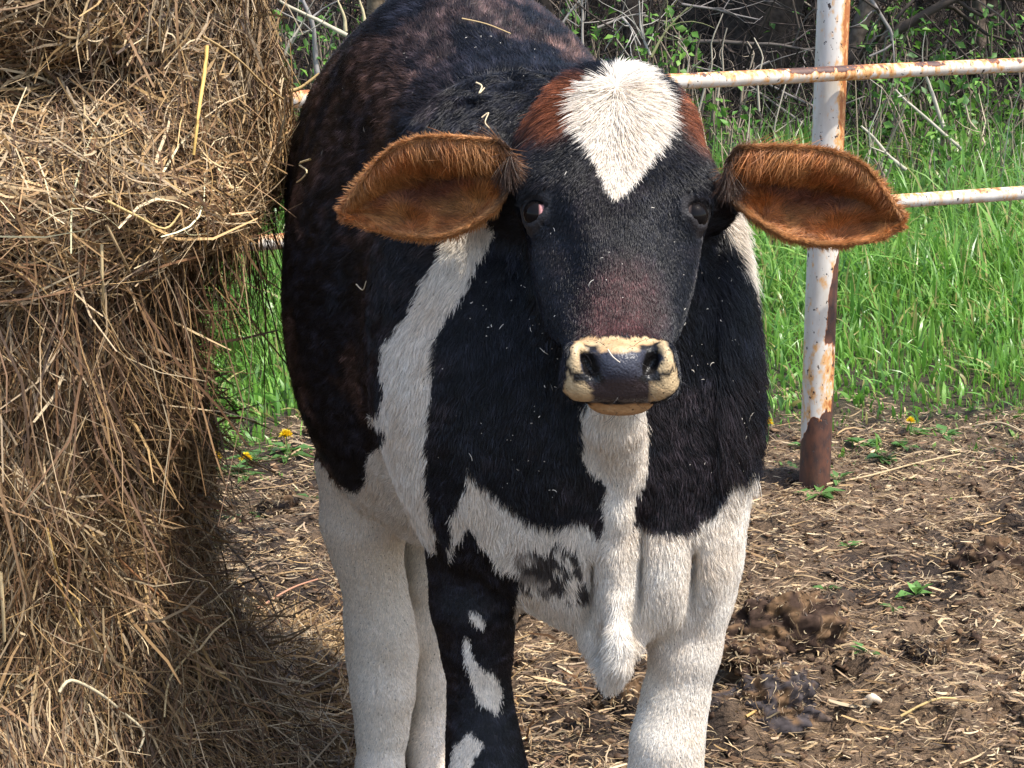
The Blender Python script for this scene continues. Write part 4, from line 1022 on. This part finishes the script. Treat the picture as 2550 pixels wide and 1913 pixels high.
# ------------------------------------------------------------------ pasture grass
def grass(n, y0, y1, hmin, hmax, wd, bias, thin=1.0, soft=-.12):
    x = rng.uniform(-2.9, 4.6, n); y = y0 + (y1 - y0) * rng.random(n) ** bias
    g = grass_edge(x, y); p3 = np.stack([x, y, 0 * x], -1)
    dens = smooth(soft, .5, g) * (.55 + .45 * smooth(-.4, .3, vnoise(p3, .35)))
    ok = (rng.random(n) < dens * thin) & (np.abs(x) < .31 * y + .35); x, y, g, p3 = x[ok], y[ok], g[ok], p3[ok]; m = len(x)
    p = gp(x, y, -.005)
    H = (hmin + (hmax - hmin) * smooth(.1, 1.9, g)) * (1 + .45 * vnoise(p3, .5) + .3 * vnoise(p3, .2)) * rng.uniform(.5, 1.25, m)
    a = rng.uniform(0, 6.28, m) ; lean = rng.gamma(2.0, .34, m).clip(.05, 1.7)
    cl = vnoise(p3, .8) * 1.5; a = a * .75 + cl
    hd = np.stack([np.cos(a), np.sin(a), 0 * a], -1); t = np.linspace(0, 1, 5)[None, :, None]
    C = p[:, None] + H[:, None, None] * (hd[:, None] * lean[:, None, None] * t ** 2 * .75 + np.array([0, 0, 1.]) * (t - .32 * np.minimum(lean, 1.2)[:, None, None] * t ** 2.5))
    s = norm(np.cross(hd, [0, 0, 1.]) + rng.normal(size=(m, 3)) * .5)
    Wk = (wd * rng.uniform(.35, 1.7, m))[:, None] * np.array([.8, 1, .95, .7, .05])[None]
    gc = np.array([(.10, .21, .035), (.13, .26, .05), (.075, .17, .035), (.17, .29, .07), (.28, .24, .11)])[rng.choice(5, m, p=[.28, .27, .16, .20, .09])] * rng.uniform(.75, 1.2, (m, 1))
    yel = smooth(2.2, 4.5, g)[:, None] * .25; gc = gc * (1 - yel) + np.array([.10, .18, .06]) * yel; gc = gc * np.array([1.30, 1.36, 1.05])
    return ribbon_data(C, s, Wk, gc)
V, F, c = join(grass(50000, 5.0, 8.2, .07, .25, .0044, 1.0), grass(30000, 7.6, 12.2, .2, .34, .0062, 1.0), grass(34000, 4.6, 6.9, .02, .11, .003, 1.0, 1.0, -.75))
tag(obj('grass', raw_mesh('grass', V, F, c), M_grass), 'lush spring grass of the pasture behind the fence', kind='stuff')

# ------------------------------------------------------------------ thicket and trees behind the pasture
def limb_path(a, b, k=7, wob=.06):
    a = np.asarray(a, float); b = np.asarray(b, float); t = np.linspace(0, 1, k)[:, None]; C = a * (1 - t) + b * t; L = np.linalg.norm(b - a)
    return C + np.sin(t * math.pi) * rng.normal(size=3) * wob * L + np.sin(t * 2 * math.pi) * rng.normal(size=3) * wob * .6 * L
def bark_tube(paths, radii, col, s=9, rough_=.10):
    parts = []
    for C, (r0, r1) in zip(paths, radii):
        C = np.asarray(C); V, F, c = tube_data(C[None], np.linspace(r0, r1, len(C))[None], np.array([col]), s)
        ax = np.repeat(C, s, 0); dv = V - ax; V = ax + dv * (1 + rough_ * vnoise(V * [1, 1, .25], r0 * .5) * 2)[:, None]; parts.append((V, F, c * (1 + .3 * vnoise(V * [1, 1, .2], r0 * .6))[:, None]))
    return join(*parts)
LEAFG = np.array([(.085, .20, .03), (.12, .27, .04), (.06, .15, .03), (.18, .34, .06)])
def leaves_at(p, size, col=LEAFG):
    n = len(p); d = norm(rng.normal(size=(n, 3)) + [0, 0, .25]); L = size * rng.uniform(.6, 1.3, n)
    return leaf_data(p, d, norm(rng.normal(size=(n, 3)) + [0, -.3, 1.2]), L, L * rng.uniform(.22, .34, n), col[rng.choice(len(col), n)] * rng.uniform(.75, 1.2, (n, 1)))
def tree(base, top, r0, label, nl=6, col=(.048, .037, .030), crown=900, size=.10, low=1.4, group='trees of the wood edge'):
    b = np.array([base[0], base[1], 0.]); b[2] = ground_z(b[:1], b[1:2])[0] - .1
    t = empty('tree', b, label, 'tree', group); top = np.array(top)
    C = limb_path([0, 0, 0], top - b, 14, .02)
    V, F, c = bark_tube([C], [(r0, r0 * .35)], col, 14); obj('trunk', raw_mesh('tree_trunk', V, F, c), M_bark, t)
    pts = []
    for _ in range(nl):
        i = rng.integers(4, 13); st = C[i]; 
        if st[2] < low: st = C[-3]
        en = st + norm(rng.normal(size=3) * [1, 1, .4] + [0, 0, .5]) * rng.uniform(.8, 2.0); pth = limb_path(st, en, 7, .08)
        V, F, c = bark_tube([pth], [(r0 * .32, r0 * .06)], col, 6); obj('limb', raw_mesh('tree_limb', V, F, c), M_bark, t)
        for q in pth[2:]: pts.append(q)
    if crown:
        pts = np.array(pts); cc = pts[rng.integers(0, len(pts), crown)] + rng.normal(size=(crown, 3)) * [.45, .45, .35]
        cc = cc[cc[:, 2] > low - .2]
        V, F, c = leaves_at(cc, size); obj('crown', raw_mesh('tree_crown', V, F, c, smooth_=False), M_leaf, t)
def px_tree(x0, y0, x1, y1, D, r_px, label, **k):
    """trunk whose visible part runs through these two image points at distance D"""
    a, b = P(x0, y0, D), P(x1, y1, D); d = (b - a) / (b[2] - a[2]); g = float(ground_z(a[:1], a[1:2])[0])
    base = a + d * (g - a[2]); top = a + d * (4.6 - a[2]); tree(base, top, r_px * depth(a) / FPX, label, **k)
px_tree(646, 60, 645, 0, 12.6, 13, 'dark slender tree trunk directly above the cow\'s white forehead')
px_tree(752, 120, 758, 0, 13.2, 44, 'massive dark tree trunk just left of the fence post', nl=9, crown=1500)
px_tree(700, 90, 696, 0, 13.6, 24, 'dark tree trunk between the cow\'s poll and the massive trunk')
px_tree(846, 64, 868, 0, 11.9, 9, 'grey tree trunk leaning right, immediately right of the fence post', col=(.10, .08, .065))
px_tree(985, 100, 984, 0, 12.3, 7, 'thin brown tree trunk second from the right edge', col=(.10, .075, .058))
px_tree(1012, 120, 1004, 0, 13.0, 6, 'leaning pole-like trunk nearest the right edge')
px_tree(560, 40, 548, 0, 12.8, 8, 'dark thin trunk above the cow\'s rump ridge, right of the bare hazel stem')
px_tree(512, 30, 520, 0, 14.2, 12, 'dark trunk behind the highest part of the cow\'s back')
px_tree(372, 40, 370, 0, 12.2, 11, 'furrowed old trunk above the cow\'s flank', col=(.16, .12, .08))
px_tree(402, 30, 398, 0, 12.8, 7, 'brown trunk right of the furrowed old trunk', col=(.12, .09, .06))
px_tree(335, 60, 330, 0, 14.5, 8, 'dark trunk in the wood left of the furrowed old trunk')
px_tree(930, 60, 938, 0, 15.5, 14, 'broad shadowed trunk deep in the wood right of the fence post', nl=8, crown=1400)
px_tree(600, 40, 606, 0, 15.8, 16, 'broad shadowed trunk deep in the wood above the cow\'s neck', nl=8, crown=1400)
px_tree(290, 60, 284, 0, 16.0, 12, 'shadowed trunk deep in the wood right of the bale shoulder', nl=8, crown=1200)
for i, (x_, y_, lb) in enumerate([(3.4, 14.0, 'out beyond the right edge, nearest trunk'), (5.0, 15.5, 'out beyond the right edge, farther trunk'), (4.2, 12.3, 'out beyond the right edge beside the pasture'), (-2.6, 13.6, 'behind the hay bale, nearer trunk'), (-4.0, 15.0, 'behind the hay bale, farther trunk'), (2.4, 16.5, 'deep in the wood behind the lower rail end')]):
    tree((x_, y_), (x_ + rng.normal() * .3, y_, 5.2), .16, 'tall leafy tree ' + lb, nl=9, crown=1500)
# fallen and bare branches
def branch(pts, r0, col, label, name='bare_branch', twigs=5, cat='branch', tl=.35):
    C = np.array(pts); t_ = np.linspace(0, 1, len(C)); tt = np.linspace(0, 1, 12); Cs = np.stack([np.interp(tt, t_, C[:, i]) for i in range(3)], -1)
    Cs = Cs + np.stack([vnoise(Cs, .3), vnoise(Cs + 5, .3), vnoise(Cs + 9, .3)], -1) * .03
    o0 = Cs[0].copy(); t = empty(name, o0, label, cat, 'bare branches at the wood edge')
    V, F, c = bark_tube([Cs - o0], [(r0, r0 * .45)], col, 6); obj('stem', raw_mesh('branch_stem', V, F, c), M_twig, t)
    for _ in range(twigs):
        i = rng.integers(2, 11); st = Cs[i] - o0; d = norm(norm(Cs[i] - Cs[i - 1]) * .8 + rng.normal(size=3) * .6); pth = limb_path(st, st + d * rng.uniform(.5, 1.3) * tl, 6, .1)
        V, F, c = bark_tube([pth], [(r0 * .4, r0 * .15)], col, 5); obj('twig', raw_mesh('branch_twig', V, F, c), M_twig, t)
pb = lambda D, *p: [P(x, y, D) for x, y in p]
GREYB = (.20, .18, .165)
branch(pb(10.9, (319, 78), (316, 55), (313, 22), (304, 0), (300, -40)), .018, (.27, .245, .23), 'grey forked stem rising just left of the cow\'s back')
branch(pb(10.6, (282, 88), (279, 66), (290, 40), (304, 18)), .012, (.38, .33, .26), 'pale thin curved stem beside the bale shoulder')
branch(pb(10.7, (279, 86), (268, 60), (264, 40), (267, 18), (262, -20)), .026, GREYB, 'thick grey stem leaning out behind the bale shoulder')
branch(pb(11.6, (848, 60), (880, 38), (915, 13), (957, 0), (1000, -30)), .04, (.055, .042, .034), 'thick dark limb slanting up to the right of the fence post', twigs=7, tl=.7)
branch(pb(11.0, (872, 0), (882, 14), (893, 32), (892, 46), (870, 56)), .014, GREYB, 'crooked grey twig hanging right of the fence post')
branch(pb(11.0, (830, 142), (800, 120), (768, 100), (738, 82), (690, 66)), .011, (.16, .14, .125), 'long grey branch slanting down towards the fence post')
branch(pb(11.1, (825, 110), (790, 97), (765, 84), (740, 70)), .010, (.20, .175, .16), 'shorter grey branch above the long slanting one', tl=.5)
branch(pb(11.2, (682, 4), (712, 10), (735, 17), (760, 22)), .009, (.17, .15, .14), 'thin grey branch across the massive trunk')
branch(pb(11.3, (680, 44), (730, 45), (775, 44), (815, 55)), .016, (.09, .075, .065), 'dark branch lying level in front of the massive trunk')
branch(pb(10.4, (945, 130), (935, 95), (929, 80), (922, 65)), .013, (.42, .37, .30), 'pale dead stalk bent over right of the fence post, taller one', name='dead_stalk', twigs=1, cat='dead stalk')
branch(pb(10.3, (965, 152), (930, 122), (908, 104), (897, 92)), .011, (.42, .38, .30), 'pale dead stalk slanting left above the grass', name='dead_stalk', twigs=1, cat='dead stalk')
branch(pb(10.0, (905, 172), (885, 158), (870, 140), (858, 128)), .013, (.40, .36, .28), 'lowest pale dead stalk slanting over the grass', name='dead_stalk', twigs=1, cat='dead stalk')
branch(pb(10.5, (986, 155), (978, 135), (968, 122), (966, 105)), .010, (.45, .36, .25), 'tan dead stalk near the right edge', name='dead_stalk', twigs=1, cat='dead stalk')
for i, (x0, y0, x1, y1, x2, y2, lb) in enumerate([(703, 83, 712, 40, 728, 15, 'hooked pale stem nearest the cow\'s right poll'), (716, 84, 722, 50, 733, 30, 'pale stem with a curled tip beside the hooked one'), (740, 82, 752, 55, 748, 40, 'short pale stem above the upper rail'), (756, 82, 762, 58, 757, 40, 'thin pale stem above the rail, near the fence post'), (686, 80, 690, 55, 683, 38, 'hooked pale stem above the cow\'s right brow'), (736, 140, 742, 100, 752, 78, 'pale weed stem left of the post, below the upper rail'), (775, 140, 782, 105, 795, 80, 'pale weed stem close to the post below the upper rail')]):
    branch(pb(10.6 + .25 * (i % 3), (x0 - 6 + 3 * (i % 4), y0 + 30), (x0, y0), ((x0 + x1) / 2 + 3 - i, (y0 + y1) / 2 + 4), (x1, y1), (x2 - 4, y2 - 2 + 3 * (i % 3))), .007 + .001 * (i % 3), (.40 - .05 * (i % 3), .34 - .05 * (i % 3), .26 - .04 * (i % 3)), lb, name='dead_stalk', twigs=1 + i % 3, cat='dead stalk', tl=.2)
branch(pb(10.9, (652, 56), (660, 40), (672, 22), (690, 6)), .009, (.26, .25, .12), 'greenish stem slanting up from the cow\'s poll')
branch(pb(10.9, (651, 54), (644, 40), (639, 25), (640, 0)), .009, (.34, .31, .27), 'pale upright stem just above the cow\'s poll')
branch(pb(11.0, (581, 60), (582, 30), (583, 0), (584, -30)), .009, (.34, .30, .26), 'straight pale stem above the cow\'s neck')
branch(pb(11.0, (562, 30), (575, 10), (585, -5)), .008, (.28, .25, .22), 'forked pale twig above the cow\'s shoulder')
branch(pb(11.2, (595, 32), (620, 22), (645, 14)), .009, (.25, .22, .19), 'pale twig slanting across the dark trunks')
branch(pb(11.2, (618, 22), (630, 33), (640, 46)), .010, (.36, .33, .30), 'short pale twig pointing down at the cow\'s poll')
branch(pb(10.8, (345, 33), (344, 18), (338, 0)), .012, (.48, .40, .24), 'straw-coloured stem rising from the cow\'s flank', name='dead_stalk', twigs=0, cat='dead stalk')
branch(pb(10.8, (365, 28), (363, 12), (360, 0)), .012, (.48, .40, .24), 'second straw-coloured stem above the cow\'s flank, right one', name='dead_stalk', twigs=0, cat='dead stalk')
branch(pb(10.6, (349, 36), (320, 20), (285, 4), (270, -6)), .014, (.44, .38, .28), 'long pale stalk slanting from the cow\'s back up to the bale', name='dead_stalk', twigs=1, cat='dead stalk')
# leafy bushes
def bush(cx, cy, w_px, h_px, D, n_, label, dens=1.0):
    c = P(cx, cy, D); g = float(ground_z(c[:1], c[1:2])[0]); base = np.array([c[0], c[1], g]); t = empty('bush', base, label, 'bush', 'leafy bushes at the wood edge')
    sc = depth(c) / FPX; W_ = w_px * sc; H_ = h_px * sc; rel = c - base; paths, lp = [], []
    for _ in range(6):
        e = rel + rng.normal(size=3) * [W_ * .5, .15, H_ * .45]; e[2] = max(e[2], .15); pth = limb_path(rng.normal(size=3) * [W_ * .25, .05, 0], e, 7, .08); paths.append(pth)
        for q in pth[3:]: lp += [q] * 2
    V, F, cl = bark_tube(paths, [(.011, .004)] * 6, (.20, .155, .115), 4); obj('stems', raw_mesh('bush_stems', V, F, cl), M_twig, t)
    lp = np.array(lp); q = lp[rng.integers(0, len(lp), n_)] + rng.normal(size=(n_, 3)) * [W_ * .16, .12, H_ * .14]
    V, F, cl = leaves_at(q, .062); obj('foliage', raw_mesh('bush_leaves', V, F, cl, smooth_=False), M_leaf, t)
BUSH = [(668, 12, 22, 30, 11.2, 60, 'leafy sprig above the cow\'s forehead beside the dark slender trunk'), (660, 48, 22, 26, 11.0, 70, 'bright leafy shoot behind the cow\'s poll'), (690, 40, 12, 18, 11.1, 40, 'small leafy shoot right of the poll'),
 (615, 25, 34, 40, 12.0, 120, 'leafy bush between the pale stems above the cow\'s neck'), (590, 38, 16, 20, 11.6, 45, 'low leafy shoot at the edge of the cow\'s back'), (565, 8, 18, 18, 12.2, 45, 'leafy sprig left of the straight pale stem'),
 (712, 80, 14, 12, 10.7, 35, 'leafy tuft just above the upper rail by the cow'), (735, 110, 12, 20, 10.4, 40, 'leafy tuft under the upper rail'), (745, 120, 16, 20, 10.3, 40, 'low leafy weed bush left of the post'),
 (895, 12, 30, 22, 11.8, 90, 'leafy bush at the top right of the fence post'), (905, 38, 34, 26, 11.6, 110, 'leafy bush in the middle of the right-hand thicket'), (950, 45, 34, 30, 11.7, 120, 'leafy bush above the upper rail, right part'), (990, 15, 24, 24, 12.0, 70, 'leafy bush near the top right corner'), (1010, 45, 26, 34, 11.6, 90, 'leafy bush at the right edge above the rail'),
 (875, 52, 24, 20, 11.4, 60, 'leafy shoot resting over the upper rail'), (890, 95, 20, 22, 10.6, 40, 'bright broad-leaved sapling right of the post below the rail'), (915, 95, 30, 26, 11.0, 90, 'leafy bush below the upper rail, middle'), (960, 100, 34, 30, 11.0, 120, 'leafy bush below the upper rail, right'), (1005, 110, 30, 34, 10.9, 120, 'leafy bush at the right edge below the rail'), (940, 130, 30, 20, 10.4, 80, 'low leafy bush behind the grass'),
 (985, 140, 34, 20, 10.2, 80, 'low leafy bush at the right behind the grass'), (878, 165, 14, 16, 9.4, 30, 'yellow-green sapling in the grass above the cow\'s ear'), (945, 160, 20, 14, 9.8, 40, 'leafy weed standing in the far grass'),
 (298, 30, 24, 20, 11.4, 60, 'leafy bush between bale and cow, upper'), (318, 45, 22, 16, 11.2, 60, 'leafy bush touching the cow\'s back on the left'), (292, 70, 24, 18, 10.6, 60, 'low leafy bush above the rail left of the cow'), (272, 30, 14, 24, 11.6, 50, 'leafy shoot against the bale shoulder'), (330, 20, 16, 14, 11.8, 40, 'leafy sprig left of the furrowed trunk'), (780, 25, 26, 24, 13.0, 40, 'sparse leafy shoot in the shade left of the post')]
for b_ in BUSH: bush(*b_)
# tangled undergrowth and dead leaves
n = 19000; x = rng.uniform(-3.6, 6.5, n); y = rng.uniform(10.9, 17, n); ok = np.abs(x) < .32 * y + .6; x, y = x[ok], y[ok]; n = len(x); p = gp(x, y, 0); p[:, 2] += rng.gamma(1.6, .20, n).clip(0, 1.3)
d = norm(rng.normal(size=(n, 3)) * [.85, .6, .8] + [0, 0, .8]); L = rng.gamma(3, .15, n).clip(.1, 1.2)
C, s, Wk = strands(n, p, d, norm(np.cross(d, rng.normal(size=(n, 3)))), L, np.ones(n), .35); Rr = (rng.gamma(2.2, .0018, n).clip(.0012, .010))[:, None] * np.array([1, .9, .8, .7, .5])[None]
tc_ = np.array([(.062, .046, .038), (.040, .031, .027), (.12, .095, .078), (.26, .22, .18)])[rng.choice(4, n, p=[.48, .40, .10, .02])] * rng.uniform(.7, 1.2, (n, 1))
V, F, c = tube_data(C, Rr, tc_, 3); tag(obj('undergrowth', raw_mesh('undergrowth', V, F, c), M_twig), 'tangle of dark twigs and brambles filling the wood edge', kind='stuff')
n = 9000; x = rng.uniform(-4, 7, n); y = rng.uniform(10.6, 20, n); p = gp(x, y, .01 + rng.random(n) * .05); d = rand_dir(n); L = rng.uniform(.04, .10, n)
V, F, c = leaf_data(p, d, rand_dir(n), L, L * .33, np.array([(.22, .14, .08), (.30, .22, .14), (.12, .08, .05), (.36, .27, .18)])[rng.choice(4, n)])
tag(obj('leaf_litter', raw_mesh('leaf_litter', V, F, c, smooth_=False), M_litter), 'dead leaves on the floor of the wood', kind='stuff')
n = 5200; x = rng.uniform(-3.6, 6, n); y = rng.uniform(11.4, 17, n); cl_ = vnoise(np.stack([x, y, 0 * x], -1), .5); ok = (cl_ > -.15) & (np.abs(x) < .32 * y + .6); x, y = x[ok], y[ok]; p = gp(x, y, 0); p[:, 2] += rng.gamma(1.7, .22, len(x)).clip(0.03, 1.4)
V, F, c = leaves_at(p, .055); tag(obj('undergrowth_leaves', raw_mesh('undergrowth_leaves', V, F, c, smooth_=False), M_leaf), 'fresh green leaves scattered through the undergrowth', kind='stuff')
n = 1500; x = rng.uniform(-3.2, 4.6, n); y = rng.uniform(9.4, 11.6, n); ok = np.abs(x) < .31 * y + .4; x, y = x[ok], y[ok]; n = len(x); p = gp(x, y, 0); L = rng.gamma(4, .09, n).clip(.1, .8); d = norm(rng.normal(size=(n, 3)) * [.35, .3, .1] + [0, 0, 1])
C, s, Wk = strands(n, p + d * L[:, None] * .5, d, norm(np.cross(d, rng.normal(size=(n, 3)))), L, rng.uniform(.0012, .0035, n), .3)
V, F, c = ribbon_data(C, s, Wk, np.array([(.36, .30, .20), (.28, .22, .14), (.46, .40, .30)])[rng.choice(3, n)]); tag(obj('dead_grass', raw_mesh('dead_grass', V, F, c, smooth_=False), M_hay), 'dry pale stems of last year along the wood edge', kind='stuff')
print('triangles', sum(sum(len(p.vertices) - 2 for p in m.polygons) for m in bpy.data.meshes if len(m.polygons) > 50000), '+ small')
